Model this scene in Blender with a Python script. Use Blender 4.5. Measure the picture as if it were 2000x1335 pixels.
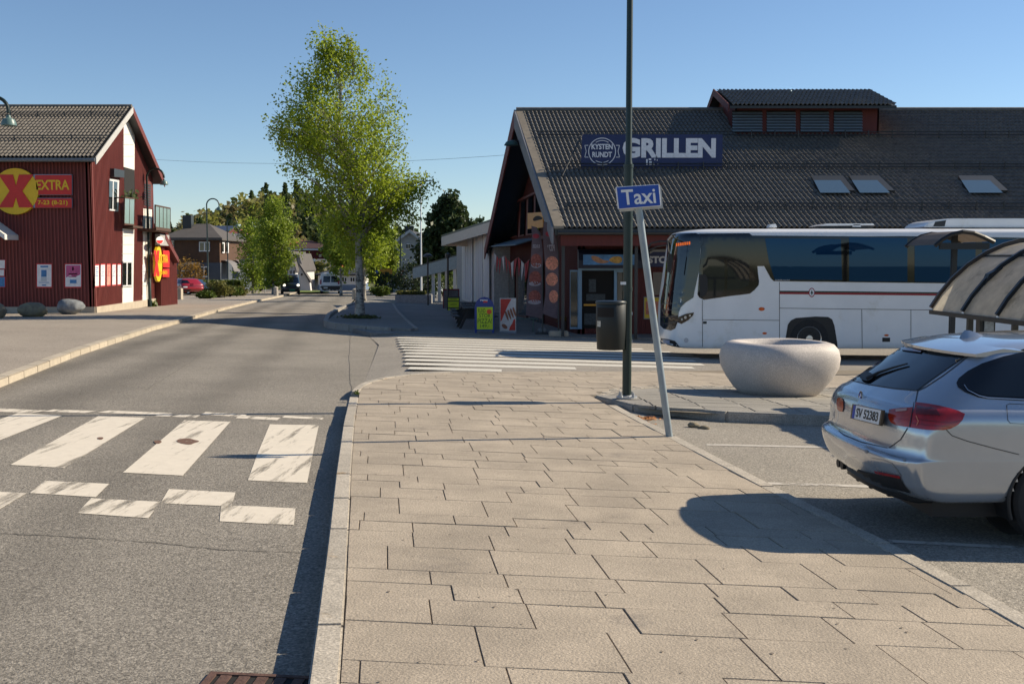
import bpy, bmesh, math, random
import numpy as np
from mathutils import Vector, Matrix
from mathutils.bvhtree import BVHTree
from mathutils.geometry import tessellate_polygon
random.seed(7); R=math.radians
for o in list(bpy.data.objects): bpy.data.objects.remove(o)
scene=bpy.context.scene; COL=scene.collection
# ---------------------------------------------------------------- camera, sky, sun, exposure
FPX=2100.0; CAMZ=1.64; PIT=math.atan(159.5/FPX)
cd=bpy.data.cameras.new('camera'); cam=bpy.data.objects.new('camera',cd); COL.objects.link(cam)
cd.sensor_width=36; cd.lens=36*FPX/2000; cd.clip_start=.1; cd.clip_end=4000
cam.location=(0,0,CAMZ); cam.rotation_euler=(math.pi/2-PIT,0,0); scene.camera=cam
SUN_EL=R(32); SUN_AZ=R(18)                       # azimuth from +x towards +y
w=bpy.data.worlds.new('World'); scene.world=w; w.use_nodes=True
nt=w.node_tree; bg=nt.nodes['Background']; sky=nt.nodes.new('ShaderNodeTexSky')
sky.sky_type='NISHITA'; sky.sun_disc=False; sky.sun_elevation=SUN_EL; sky.sun_rotation=math.pi/2-SUN_AZ
sky.air_density=.9; sky.dust_density=.0; sky.ozone_density=3.8; sky.altitude=20
nt.links.new(sky.outputs[0],bg.inputs[0]); bg.inputs[1].default_value=.088
sd=bpy.data.lights.new('sun','SUN'); sd.energy=5.0; sd.angle=R(.5); sd.color=(1,.875,.68)
sun=bpy.data.objects.new('sun',sd); COL.objects.link(sun)
sv=Vector((math.cos(SUN_EL)*math.cos(SUN_AZ),math.cos(SUN_EL)*math.sin(SUN_AZ),math.sin(SUN_EL)))
sun.rotation_euler=sv.to_track_quat('Z','Y').to_euler(); sun.location=(20,-10,40)
vs=scene.view_settings; vs.view_transform='Standard'; vs.look='None'; vs.exposure=.48; vs.gamma=1
# ---------------------------------------------------------------- helpers
def g(x,y):
    return -(.0225*min(max(y,-8),35)+.017*min(max(0,y-35),120)+.03*min(max(x,-14),5)+.01*min(max(0,x-5),30))
def ray(px,py):
    a=(px-1000)/FPX; b=-(py-667.5)/FPX
    return Vector((a,math.cos(PIT)+b*math.sin(PIT),-math.sin(PIT)+b*math.cos(PIT)))
CAM=Vector((0,0,CAMZ))
def at(px,py,Y):
    d=ray(px,py); return CAM+d*(Y/d.y)
def gp(px,py,off=0.):
    d=ray(px,py); lo,hi=.5,600.
    for _ in range(50):
        t=(lo+hi)/2
        if CAMZ+d.z*t>g(d.x*t,d.y*t)+off: lo=t
        else: hi=t
    return CAM+d*t
def onplane(px,py,p0,n):
    d=ray(px,py); return CAM+d*((Vector(p0)-CAM).dot(n)/d.dot(n))
def tag(o,label=None,cat=None,group=None,kind=None):
    if label: o['label']=label
    if cat: o['category']=cat
    if group: o['group']=group
    if kind: o['kind']=kind
    return o
def thing(name,loc,label,cat,group=None):
    o=bpy.data.objects.new(name,None); COL.objects.link(o); o.location=loc; o.empty_display_size=.2
    return tag(o,label,cat,group)
def wloc(o):
    v=Vector(o.location)
    while o.parent: o=o.parent; v=v+Vector(o.location)
    return v
class MB:
    def __init__(s): s.v=[]; s.f=[]
    def add(s,vs,fs):
        k=len(s.v); s.v+= [tuple(p) for p in vs]; s.f+=[tuple(i+k for i in f) for f in fs]; return s
    def box(s,x0,x1,y0,y1,z0,z1,M=None):
        vs=[Vector(p) for p in ((x0,y0,z0),(x1,y0,z0),(x1,y1,z0),(x0,y1,z0),(x0,y0,z1),(x1,y0,z1),(x1,y1,z1),(x0,y1,z1))]
        if M: vs=[M@p for p in vs]
        return s.add(vs,[(3,2,1,0),(4,5,6,7),(0,1,5,4),(1,2,6,5),(2,3,7,6),(3,0,4,7)])
    def bar(s,a,b,wd,ht,up=(0,0,1)):
        a=Vector(a);b=Vector(b);d=(b-a);L=d.length;d.normalize();u=Vector(up);r=d.cross(u)
        if r.length<1e-4: r=d.cross(Vector((1,0,0)))
        r.normalize();u=r.cross(d)
        M=Matrix((r,d,u)).transposed().to_4x4();M.translation=a
        return s.box(-wd/2,wd/2,0,L,-ht/2,ht/2,M)
    def prism(s,pts,off):               # polygon (3D points) extruded by vector
        n=len(pts);off=Vector(off);a=[Vector(p) for p in pts]
        s.add(a+[p+off for p in a],[tuple(range(n-1,-1,-1)),tuple(range(n,2*n))]+[(i,(i+1)%n,n+(i+1)%n,n+i) for i in range(n)]); return s
    def tube(s,path,rad,n=8,cap=True):
        path=[Vector(p) for p in path]
        if not hasattr(rad,'__len__'): rad=[rad]*len(path)
        k=len(s.v);u=None;vs=[];fs=[]
        for i,p in enumerate(path):
            d=(path[min(i+1,len(path)-1)]-path[max(i-1,0)]).normalized()
            if u is None: u=d.orthogonal().normalized()
            else:
                u=u-d*u.dot(d)
                u=u.normalized() if u.length>1e-5 else d.orthogonal().normalized()
            v=d.cross(u)
            for j in range(n):
                a=2*math.pi*j/n; vs.append(p+(u*math.cos(a)+v*math.sin(a))*rad[i])
        for i in range(len(path)-1):
            for j in range(n): fs.append((i*n+j,i*n+(j+1)%n,(i+1)*n+(j+1)%n,(i+1)*n+j))
        if cap: fs+= [tuple(range(n-1,-1,-1)),tuple((len(path)-1)*n+j for j in range(n))]
        return s.add(vs,fs)
    def lathe(s,prof,c,n=24,sx=1,sy=1):
        c=Vector(c);vs=[];fs=[];m=len(prof)
        for r,z in prof:
            for j in range(n):
                a=2*math.pi*j/n; vs.append((c.x+r*math.cos(a)*sx,c.y+r*math.sin(a)*sy,c.z+z))
        for i in range(m-1):
            for j in range(n): fs.append((i*n+j,i*n+(j+1)%n,(i+1)*n+(j+1)%n,(i+1)*n+j))
        fs+=[tuple(range(n-1,-1,-1)),tuple((m-1)*n+j for j in range(n))]
        return s.add(vs,fs)
    def build(s,name,mat,parent=None,smooth=False,bevel=0,at=None,**kw):
        o0=wloc(parent) if parent else Vector(at or (0,0,0))
        me=bpy.data.meshes.new(name)
        me.from_pydata([(p[0]-o0.x,p[1]-o0.y,p[2]-o0.z) for p in s.v],[],s.f); me.update()
        bm=bmesh.new();bm.from_mesh(me)
        if not kw.get('raw'): bmesh.ops.recalc_face_normals(bm,faces=bm.faces)
        if bevel: bmesh.ops.bevel(bm,geom=bm.edges,offset=bevel,segments=2,affect='EDGES',clamp_overlap=True)
        bm.to_mesh(me);bm.free()
        return link(me,name,mat,parent,smooth,o0 if not parent else None,kw.get('angle',35))
def link(me,name,mat,parent=None,smooth=False,loc=None,angle=35):
    if mat is not None:
        me.materials.clear(); me.materials.append(mat)
    if smooth:
        me.polygons.foreach_set('use_smooth',[True]*len(me.polygons))
        try: me.set_sharp_from_angle(angle=R(angle))
        except Exception: pass
    o=bpy.data.objects.new(name,me);COL.objects.link(o)
    if parent: o.parent=parent
    elif loc is not None: o.location=loc
    return o
def copy(o,parent=None,**kw):
    c=o.copy();COL.objects.link(c);c.parent=parent
    for ch in o.children: copy(ch,c)
    for k,v in kw.items():
        if k in('location','rotation_euler','scale'): setattr(c,k,v)
        else: c[k]=v
    return c
def quad(name,pts,mat,parent=None,off=(0,0,0),**kw): return MB().prism(pts,off).build(name,mat,parent,**kw)
# ---------------------------------------------------------------- materials
MATS={}
def nd(t,k,**kw):
    n=t.nodes.new(k)
    for a,b in kw.items():
        if isinstance(b,tuple) and a.startswith('i'): pass
        setattr(n,a,b)
    return n
def M(name,col,rough=.6,metal=0,var=.15,scale=6,bump=0,bscale=60,spec=.5,rnd=0,trans=0,tint=None,emit=0,coat=0,fine=0,fscale=150,stretch=None,dirt=None):
    if name in MATS: return MATS[name]
    m=bpy.data.materials.new(name);m.use_nodes=True;t=m.node_tree;b=t.nodes['Principled BSDF'];L=t.links.new
    b.inputs['Roughness'].default_value=rough;b.inputs['Metallic'].default_value=metal
    b.inputs['Specular IOR Level'].default_value=spec;b.inputs['Coat Weight'].default_value=coat;b.inputs['Coat Roughness'].default_value=.04
    if tint: b.inputs['Specular Tint'].default_value=(*tint,1)
    tc=nd(t,'ShaderNodeTexCoord');mp=nd(t,'ShaderNodeMapping');L(tc.outputs['Object'],mp.inputs[0])
    if stretch: mp.inputs['Scale'].default_value=stretch
    c=(*col[:3],1)
    val=None
    def mul(v,node_out,lo,hi):
        mr=nd(t,'ShaderNodeMapRange');L(node_out,mr.inputs[0]);mr.inputs[1].default_value=.3;mr.inputs[2].default_value=.7;mr.inputs[3].default_value=lo;mr.inputs[4].default_value=hi
        if v is None: return mr.outputs[0]
        q=nd(t,'ShaderNodeMath',operation='MULTIPLY');L(v,q.inputs[0]);L(mr.outputs[0],q.inputs[1]);return q.outputs[0]
    if var:
        n=nd(t,'ShaderNodeTexNoise');n.inputs['Scale'].default_value=scale;n.inputs['Detail'].default_value=5;n.inputs['Roughness'].default_value=.65;L(mp.outputs[0],n.inputs['Vector']);val=mul(val,n.outputs[0],1-var,1+var)
    if fine:
        n=nd(t,'ShaderNodeTexNoise');n.inputs['Scale'].default_value=fscale;n.inputs['Detail'].default_value=2;L(tc.outputs['Object'],n.inputs['Vector']);val=mul(val,n.outputs[0],1-fine,1+fine)
    if rnd:
        oi=nd(t,'ShaderNodeObjectInfo');mr=nd(t,'ShaderNodeMapRange');L(oi.outputs['Random'],mr.inputs[0]);mr.inputs[3].default_value=1-rnd;mr.inputs[4].default_value=1+rnd
        if val is None: val=mr.outputs[0]
        else:
            q=nd(t,'ShaderNodeMath',operation='MULTIPLY');L(val,q.inputs[0]);L(mr.outputs[0],q.inputs[1]);val=q.outputs[0]
    src=None
    if dirt:
        n=nd(t,'ShaderNodeTexNoise');n.inputs['Scale'].default_value=dirt[2];n.inputs['Detail'].default_value=6;n.inputs['Roughness'].default_value=.7;L(tc.outputs['Object'],n.inputs['Vector'])
        cr=nd(t,'ShaderNodeMapRange');L(n.outputs[0],cr.inputs[0]);cr.inputs[1].default_value=dirt[1];cr.inputs[2].default_value=dirt[1]+.12
        mx=nd(t,'ShaderNodeMix',data_type='RGBA');L(cr.outputs[0],mx.inputs[0]);mx.inputs[6].default_value=c;mx.inputs[7].default_value=(*dirt[0],1);src=mx.outputs[2]
    if val is not None:
        mx=nd(t,'ShaderNodeVectorMath',operation='SCALE')
        if src: L(src,mx.inputs[0])
        else: mx.inputs[0].default_value=c[:3]
        L(val,mx.inputs['Scale']);src=mx.outputs[0]
    if src: L(src,b.inputs['Base Color'])
    else: b.inputs['Base Color'].default_value=c
    if bump:
        n=nd(t,'ShaderNodeTexNoise');n.inputs['Scale'].default_value=bscale;n.inputs['Detail'].default_value=4;L(tc.outputs['Object'],n.inputs['Vector'])
        bp=nd(t,'ShaderNodeBump');bp.inputs['Strength'].default_value=bump;bp.inputs['Distance'].default_value=.02;L(n.outputs[0],bp.inputs['Height']);L(bp.outputs[0],b.inputs['Normal'])
    if emit:
        b.inputs['Emission Color'].default_value=c;b.inputs['Emission Strength'].default_value=emit
    if trans:
        tr=nd(t,'ShaderNodeBsdfTranslucent');ms=nd(t,'ShaderNodeMixShader');ms.inputs[0].default_value=trans
        if src: L(src,tr.inputs[0])
        else: tr.inputs[0].default_value=c
        L(b.outputs[0],ms.inputs[1]);L(tr.outputs[0],ms.inputs[2]);L(ms.outputs[0],t.nodes['Material Output'].inputs[0])
    MATS[name]=m;return m
def paint_mat(name,col,th,sc=(3,3,3),seed=0.):       # worn road paint: bare patches let the asphalt show
    m=M(name,col,.7,var=.06,scale=9,fine=.06);t=m.node_tree;L=t.links.new
    tc=t.nodes.new('ShaderNodeTexCoord');mp=t.nodes.new('ShaderNodeMapping');mp.inputs['Scale'].default_value=sc;mp.inputs['Location'].default_value=(seed,seed,0);L(tc.outputs['Object'],mp.inputs[0])
    n=t.nodes.new('ShaderNodeTexNoise');n.inputs['Scale'].default_value=1;n.inputs['Detail'].default_value=8;n.inputs['Roughness'].default_value=.72;L(mp.outputs[0],n.inputs['Vector'])
    mr=t.nodes.new('ShaderNodeMapRange');L(n.outputs[0],mr.inputs[0]);mr.inputs[1].default_value=th;mr.inputs[2].default_value=th+.13
    tr=t.nodes.new('ShaderNodeBsdfTransparent');ms=t.nodes.new('ShaderNodeMixShader');L(mr.outputs[0],ms.inputs[0]);L(tr.outputs[0],ms.inputs[2])
    L(t.nodes['Principled BSDF'].outputs[0],ms.inputs[1]);L(ms.outputs[0],t.nodes['Material Output'].inputs[0]);return m
def asphalt(name,col,lanes=None,spk=.35,crk=.0,big=.16):
    m=M(name,col,.85,var=big,scale=.35,fine=spk,fscale=55,bump=.5,bscale=90,spec=.25)
    t=m.node_tree;L=t.links.new;b=t.nodes['Principled BSDF'];tc=t.nodes.new('ShaderNodeTexCoord')
    src=b.inputs['Base Color'].links[0].from_socket
    v=nd(t,'ShaderNodeTexVoronoi');v.inputs['Scale'].default_value=75;L(tc.outputs['Object'],v.inputs['Vector'])
    mr=nd(t,'ShaderNodeMapRange');L(v.outputs['Color'],mr.inputs[0]);mr.inputs[1].default_value=0;mr.inputs[2].default_value=1;mr.inputs[3].default_value=.62;mr.inputs[4].default_value=1.5
    q=nd(t,'ShaderNodeVectorMath',operation='SCALE');L(src,q.inputs[0]);L(mr.outputs[0],q.inputs['Scale']);src=q.outputs[0]
    if lanes:
        # darker wheel tracks polished along the street: u = x + k*y
        sp=nd(t,'ShaderNodeSeparateXYZ');L(tc.outputs['Object'],sp.inputs[0])
        k=nd(t,'ShaderNodeMath',operation='MULTIPLY_ADD');L(sp.outputs['Y'],k.inputs[0]);k.inputs[1].default_value=lanes[0];L(sp.outputs['X'],k.inputs[2])
        n=nd(t,'ShaderNodeTexNoise');n.inputs['Scale'].default_value=.25;n.inputs['Detail'].default_value=4;L(tc.outputs['Object'],n.inputs['Vector'])
        a=nd(t,'ShaderNodeMath',operation='MULTIPLY_ADD');L(n.outputs[0],a.inputs[0]);a.inputs[1].default_value=1.0;L(k.outputs[0],a.inputs[2])
        tot=None
        for c,wd,am in lanes[1]:
            s1=nd(t,'ShaderNodeMath',operation='SUBTRACT');L(a.outputs[0],s1.inputs[0]);s1.inputs[1].default_value=c+.5
            s2=nd(t,'ShaderNodeMath',operation='ABSOLUTE');L(s1.outputs[0],s2.inputs[0])
            s3=nd(t,'ShaderNodeMapRange',interpolation_type='SMOOTHSTEP');L(s2.outputs[0],s3.inputs[0]);s3.inputs[1].default_value=0;s3.inputs[2].default_value=wd;s3.inputs[3].default_value=1-am;s3.inputs[4].default_value=1
            if tot is None: tot=s3.outputs[0]
            else:
                q=nd(t,'ShaderNodeMath',operation='MULTIPLY');L(tot,q.inputs[0]);L(s3.outputs[0],q.inputs[1]);tot=q.outputs[0]
        q=nd(t,'ShaderNodeVectorMath',operation='SCALE');L(src,q.inputs[0]);L(tot,q.inputs['Scale']);src=q.outputs[0]
    L(src,b.inputs['Base Color']);return m
def glassy(name,col=(.012,.014,.016),rough=.02,spec=.8,tint=None): return M(name,col,rough,var=0,spec=spec,tint=tint)
def text(name,s,size,mat,parent,M4,bold=0.,ext=.004,align='CENTER',sx=1.,fit=None):
    cu=bpy.data.curves.new(name,'FONT');cu.body=s;cu.size=size;cu.align_x=align;cu.align_y='CENTER';cu.offset=bold;cu.extrude=ext;cu.resolution_u=3
    ob=bpy.data.objects.new('tmp',cu);COL.objects.link(ob);dg=bpy.context.evaluated_depsgraph_get();dg.update()
    me=bpy.data.meshes.new_from_object(ob.evaluated_get(dg));bpy.data.objects.remove(ob);bpy.data.curves.remove(cu)
    o0=wloc(parent) if parent else Vector()
    S=Matrix.Diagonal((sx,1,1,1))
    if fit:
        xs=[v.co.x for v in me.vertices];ys=[v.co.y for v in me.vertices];a=fit[0]/(max(xs)-min(xs));c=fit[1]/(max(ys)-min(ys))
        S=Matrix.Diagonal((a,c,1,1))@Matrix.Translation((0 if align=='LEFT' else -(max(xs)+min(xs))/2,-(max(ys)+min(ys))/2,0))
    me.transform(Matrix.Translation(-o0)@M4@S)
    me.name=name;return link(me,name,mat,parent)
def frame(o,xd,up):               # matrix with x along xd, y along up, z outward
    xd=Vector(xd).normalized();up=Vector(up).normalized();n=xd.cross(up)
    m=Matrix((xd,up,n)).transposed().to_4x4();m.translation=Vector(o);return m
def chaikin(p,n=2):
    for _ in range(n):
        q=[]
        for i in range(len(p)):
            a=p[i];b=p[(i+1)%len(p)]
            q+=[(a[0]*.75+b[0]*.25,a[1]*.75+b[1]*.25),(a[0]*.25+b[0]*.75,a[1]*.25+b[1]*.75)]
        p=q
    return p
def bvh_of(objs):
    vs=[];fs=[]
    for o in (objs if isinstance(objs,list) else [objs]):
        k=len(vs);w0=wloc(o);vs+=[Vector(v.co)+w0 for v in o.data.vertices];fs+=[tuple(i+k for i in p.vertices) for p in o.data.polygons]
    return BVHTree.FromPolygons(vs,fs)
def decal(name,pp,bvh,mat,parent,off=.006,res=14,smooth=True,thick=None,raydir=None):
    """polygon laid on a body's surface as a thin real shell (pixel outline found by ray)"""
    bm=bmesh.new();vs=[bm.verts.new((p[0],p[1],0)) for p in pp];f=bm.faces.new(vs);bmesh.ops.triangulate(bm,faces=[f])
    for _ in range(7):
        es=[e for e in bm.edges if e.calc_length()>res]
        if not es: break
        bmesh.ops.subdivide_edges(bm,edges=es,cuts=1);bmesh.ops.triangulate(bm,faces=bm.faces)
    bad=[];o0=wloc(parent)
    for v in bm.verts:
        d=ray(v.co.x,v.co.y).normalized();h=bvh.ray_cast(CAM,d)
        if h[0] is None: bad.append(v);continue
        n=h[1] if h[1].dot(d)<0 else -h[1]
        v.co=h[0]+n*off-o0
    bmesh.ops.delete(bm,geom=bad,context='VERTS')
    me=bpy.data.meshes.new(name);bm.to_mesh(me);bm.free()
    for p in me.polygons:
        pass
    o=link(me,name,mat,parent,smooth,angle=60)
    return o
def sheet(name,poly,off,mat,parent=None,kind='structure',cell=4.,thick=0.):
    """ground sheet following the slope of the place; off is a number or f(x,y)"""
    f=off if callable(off) else (lambda x,y:off)
    bm=bmesh.new();vs=[bm.verts.new((p[0],p[1],0)) for p in poly];bm.faces.new(vs)
    xs=[p[0] for p in poly];ys=[p[1] for p in poly]
    def cut(co,no): bmesh.ops.bisect_plane(bm,geom=list(bm.verts)+list(bm.edges)+list(bm.faces),plane_co=co,plane_no=no)
    for x in (-14,5): cut((x,0,0),(1,0,0))
    for y in (-8,35,155): cut((0,y,0),(0,1,0))
    if callable(off):
        x=math.ceil(min(xs)/cell)*cell
        while x<max(xs): cut((x,0,0),(1,0,0));x+=cell
        y=math.ceil(min(ys)/cell)*cell
        while y<max(ys): cut((0,y,0),(0,1,0));y+=cell
    for v in bm.verts: v.co.z=g(v.co.x,v.co.y)+f(v.co.x,v.co.y)
    if thick:
        r=bmesh.ops.extrude_face_region(bm,geom=list(bm.faces))
        for e in r['geom']:
            if isinstance(e,bmesh.types.BMVert): e.co.z-=thick
    bmesh.ops.recalc_face_normals(bm,faces=bm.faces)
    if not thick:
        for fc in bm.faces:
            if fc.normal.z<0: fc.normal_flip()
    me=bpy.data.meshes.new(name);bm.to_mesh(me);bm.free()
    o=link(me,name,mat,parent)
    if not parent and kind: o['kind']=kind
    return o
# ---------------------------------------------------------------- ground, hills
def hill_h(x,y):
    r=math.hypot(x,y);a=math.degrees(math.atan2(x,y))
    base=g(x,y)-.32
    k=min(max((r-165)/130,0),1);k=k*k*(3-2*k)
    top=11.5*math.exp(-((a+12.2)/5.6)**2)+(2.2*math.exp(-(a/24)**2) if abs(a)<60 else 0)-2
    return base*(1-k)+k*top+k*.6*math.sin(x*.05)*math.cos(y*.043)
m_grass=M('hill_grass',(.085,.1,.03),.9,var=.35,scale=.12,fine=.3,fscale=2)
b=MB();rings=[0,30,60,100,130,150,165,180,200,220,245,270,300,340,400,520];NA=144
vs=[(0,0,g(0,0)-.32)];fs=[]
for r in rings[1:]:
    for k in range(NA):
        a=2*math.pi*k/NA;x=r*math.sin(a);y=r*math.cos(a);vs.append((x,y,hill_h(x,y)))
for k in range(NA): fs.append((0,1+k,1+(k+1)%NA))
for i in range(len(rings)-2):
    for k in range(NA):
        p=1+i*NA;fs.append((p+k,p+NA+k,p+NA+(k+1)%NA,p+(k+1)%NA))
o=b.add(vs,fs).build('ground',m_grass,smooth=True);o['kind']='structure'
# ---------------------------------------------------------------- road, pavements
m_road=asphalt('road_asphalt',(.228,.206,.174),(.135,[(-4.1,.8,.3),(-5.6,.7,.34),(-2.2,.65,.2),(-7.0,.5,.12)]))
m_side=asphalt('side_asphalt',(.27,.245,.21),None,.3)
m_walk=asphalt('walk_asphalt',(.30,.26,.215),None,.2,big=.1)
m_park=asphalt('parking_asphalt',(.28,.252,.21),None,.25)
m_apron=asphalt('apron_asphalt',(.2,.19,.175),None,.25)
m_gran=M('granite',(.40,.355,.29),.8,var=.14,scale=7,fine=.32,fscale=75,rnd=.1,bump=.25,bscale=60,dirt=((.36,.25,.13),.6,2.5))
m_gran2=M('granite_grey',(.3,.28,.25),.8,var=.15,scale=5,fine=.3,fscale=75,rnd=.1,bump=.4,bscale=50)
m_granl=M('granite_left',(.43,.37,.285),.8,var=.12,scale=5,fine=.15,rnd=.08,bump=.3,bscale=40)
RD=-.12
LK=[(-3.2,-8),(-5.2,4),(-7.62,15.9),(-9.05,22.3),(-11.15,33.4),(-13.5,49),(-16.4,68),(-18.85,87),(-23,115),(-25,128)]
RK=[(-.12,-8),(-.53,2),(-.825,4.24),(-1.15,6.6),(-1.47,8.85),(-1.93,12.2),(-2.36,15.64)]
RK2=[(-2.5,18),(-2.9,22),(-3.6,29),(-4.4,33.2),(-6.8,39.7),(-7.7,46),(-9.5,62),(-12.4,85),(-16.5,112),(-17,128)]
CURV=[(-2.36,15.64),(-2.42,16.6),(-2.36,17.4),(-2.2,18.1),(-1.95,18.75),(-1.6,19.25),(-1.1,19.7),(-.4,20.05)]
FAR=[(-.4,20.05),(1.0,20.6),(3.2,21.6),(4.6,22.4),(8,22.9),(16,23.2),(34,23.5)]
road=sheet('road',LK+RK2[::-1]+RK[::-1],RD,m_road)
sheet('road',[(-60,128),(40,128),(40,150),(-60,150)],RD,m_road)
def ramp(x,y):
    e=-2.45-.13*(y-18)
    return RD+.09*min(max((x-e)/1.2,0),1)
side_poly=RK2[:4]+[(-4.4,33.4),(-2,34.4),(3,34.9),(34,35.3)]+FAR[::-1]+CURV[::-1][1:]
side=sheet('side_road',side_poly,ramp,m_side,cell=1.1)
left=sheet('pavement',LK+[(-70,128),(-70,-8)],0,m_walk)
# apron and walkway in front of the shops
apron=sheet('shop_pavement',[(-4.4,33.45),(-2,34.45),(3,34.95),(34,35.35),(34,44),(8,60),(6,128),(-16.8,128),(-16.3,112),(-12.2,85),(-9.3,62),(-7.5,46),(-6.6,39.7)],0,m_apron,thick=.16)
# ---- kerbs: every stone its own
def offset_path(path,d):
    out=[]
    for i,p in enumerate(path):
        a=Vector(path[max(i-1,0)]);c=Vector(path[min(i+1,len(path)-1)]);t=(c-a).normalized();n=Vector((t.y,-t.x));q=Vector(p)+n*d;out.append((q.x,q.y))
    return out
def resample(path,step):
    pts=[Vector(p) for p in path];out=[pts[0].copy()];left_=step
    for a,c in zip(pts,pts[1:]):
        L=(c-a).length;pos=0.
        while L-pos>=left_:
            pos+=left_;out.append(a+(c-a)*(pos/L));left_=step
        left_-=L-pos
    return out
def kerb(name,path,wd,top,ht,mat,label,step=1.,gap=.008,ymax=999,bev=.014,jit=.004):
    root=bpy.data.objects.new(name,None);COL.objects.link(root);root['kind']='structure'
    root.location=(path[0][0],path[0][1],g(*path[0]))
    pts=resample(path,step);f=top if callable(top) else (lambda x,y:top)
    for a,c in zip(pts,pts[1:]):
        t=(c-a).normalized();n=Vector((t.y,-t.x));a2=a+t*gap/2;c2=c-t*gap/2
        q=[a2,c2,c2+n*wd,a2+n*wd];dz=random.uniform(-jit,jit)
        MB().prism([(p.x,p.y,g(p.x,p.y)+f(p.x,p.y)+dz-ht) for p in q],(0,0,ht)).build('kerb_stone',mat,root,bevel=bev,smooth=True,angle=60)
    return root
KW=.125
kerb('kerb',RK,KW,.008,.26,m_gran,'',bev=.009)
kerb('kerb',CURV,KW,.008,.2,m_gran,'',step=.55)
kerb('kerb',[p for p in LK[:9]][::-1],.2,lambda x,y:.008,.26,m_granl,'',step=1.05)
# ---- slabs of the near pavement
m_slab=M('concrete_slab',(.36,.302,.232),.85,var=.17,scale=1.7,fine=.24,fscale=85,rnd=.06,bump=.35,bscale=80,dirt=((.26,.22,.175),.6,1.1))
m_sand=M('joint_sand',(.2,.165,.12),.95,var=.2,scale=20)
inner=offset_path(RK,KW+.002)+offset_path(CURV,KW+.002)[1:]
EDG=[(2.78,-4),(2.64,2.5),(2.57,5.27),(2.42,6.74),(2.12,8.78),(1.72,11.85),(1.45,13.9),(1.22,15.9)]
pave_poly=inner+FAR[1:]+[(34,18.9),(8,18.6),(4.2,18.5),(2.6,17.9),(1.5,16.8),(1.22,15.9)]+EDG[::-1][1:]
pave=sheet('pavement',pave_poly,-.009,m_sand)
def clip(poly,a,c):          # keep left of a->c
    out=[]
    for i in range(len(poly)):
        p=poly[i];q=poly[(i+1)%len(poly)]
        sp=(c[0]-a[0])*(p[1]-a[1])-(c[1]-a[1])*(p[0]-a[0]);sq=(c[0]-a[0])*(q[1]-a[1])-(c[1]-a[1])*(q[0]-a[0])
        if sp>=0: out.append(p)
        if sp*sq<0:
            k=sp/(sp-sq);out.append((p[0]+(q[0]-p[0])*k,p[1]+(q[1]-p[1])*k))
    return out
def inpoly(p,poly):
    r=False
    for i in range(len(poly)):
        a=poly[i];c=poly[i-1]
        if (a[1]>p[1])!=(c[1]>p[1]) and p[0]<(c[0]-a[0])*(p[1]-a[1])/(c[1]-a[1])+a[0]: r=not r
    return r
dcol=Vector((-.118,1.0));erow=Vector((1,-.055));org=Vector((-.69,4.25))
rows=[.54,.40,.28,.265];lens=[[.63],[.5,.63,.5],[.42,.63,.36],[.63,.5,.42]]
slabs=[];v=-6.6;ri=1
while v<17.5:
    h=rows[ri%4];u=-3.2+random.uniform(0,.6)-max(0,(v-10))*.0
    while u<34:
        L=random.choice(lens[ri%4]);
        q=[org+dcol*(v+dv)+erow*(u+du) for du,dv in ((.0028,.001),(L-.0028,.001),(L-.0028,h-.001),(.0028,h-.001))]
        q=[(p.x,p.y) for p in q];c=(sum(p[0] for p in q)/4,sum(p[1] for p in q)/4)
        u+=L
        if c[0]>10 and c[1]>17: continue
        ok=q
        far=[p for p in FAR]
        for a,e in zip(inner,inner[1:]):       # stay right of the kerb
            if min(a[1],e[1])-1.2<c[1]<max(a[1],e[1])+1.2 and c[0]<max(a[0],e[0])+1.2: ok=clip(ok,e,a)
            if len(ok)<3: break
        if len(ok)<3: continue
        for a,e in zip(FAR,FAR[1:]):
            if a[0]-1<c[0]<e[0]+1: ok=clip(ok,e,a)
        if len(ok)<3: continue
        if c[1]<16.3 :
            for a,e in zip(EDG,EDG[1:]):
                if a[1]-.9<c[1]<e[1]+.9: ok=clip(ok,a,e)
        if len(ok)<3 : continue
        if c[1]>15.8 and c[0]>1.3 and c[1]<18.2: 
            if c[0]>1.9 and c[1]<17.9: continue
        ar=abs(sum(ok[i][0]*ok[(i+1)%len(ok)][1]-ok[(i+1)%len(ok)][0]*ok[i][1] for i in range(len(ok))))/2
        if ar<.003: continue
        cc=(sum(p[0] for p in ok)/len(ok),sum(p[1] for p in ok)/len(ok))
        if not inpoly(cc,pave_poly): continue
        # in view?
        cy=max(c[1],.3);pxx=1000+FPX*c[0]/cy
        vis=c[1]>4.0 and -100<pxx<2150
        slabs.append((0 if vis else 1,math.hypot(*c),ok))
    v+=h;ri+=1
slabs.sort(key=lambda s:(s[0],s[1]))
rest=MB()
for i,(vis,dd,q) in enumerate(slabs):
    dz=random.uniform(-.0025,.0025);tx=random.uniform(-.004,.004);c=q[0]
    pts=[(p[0],p[1],g(*p)+dz+tx*(p[0]-c[0])-.055) for p in q]
    if i<300 and not vis:
        MB().prism(pts,(0,0,.055)).build('slab',m_slab,pave,bevel=.0025)
    else: rest.prism(pts,(0,0,.055))
o=rest.build('slab_field',m_slab,pave);o['kind']='stuff'
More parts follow.
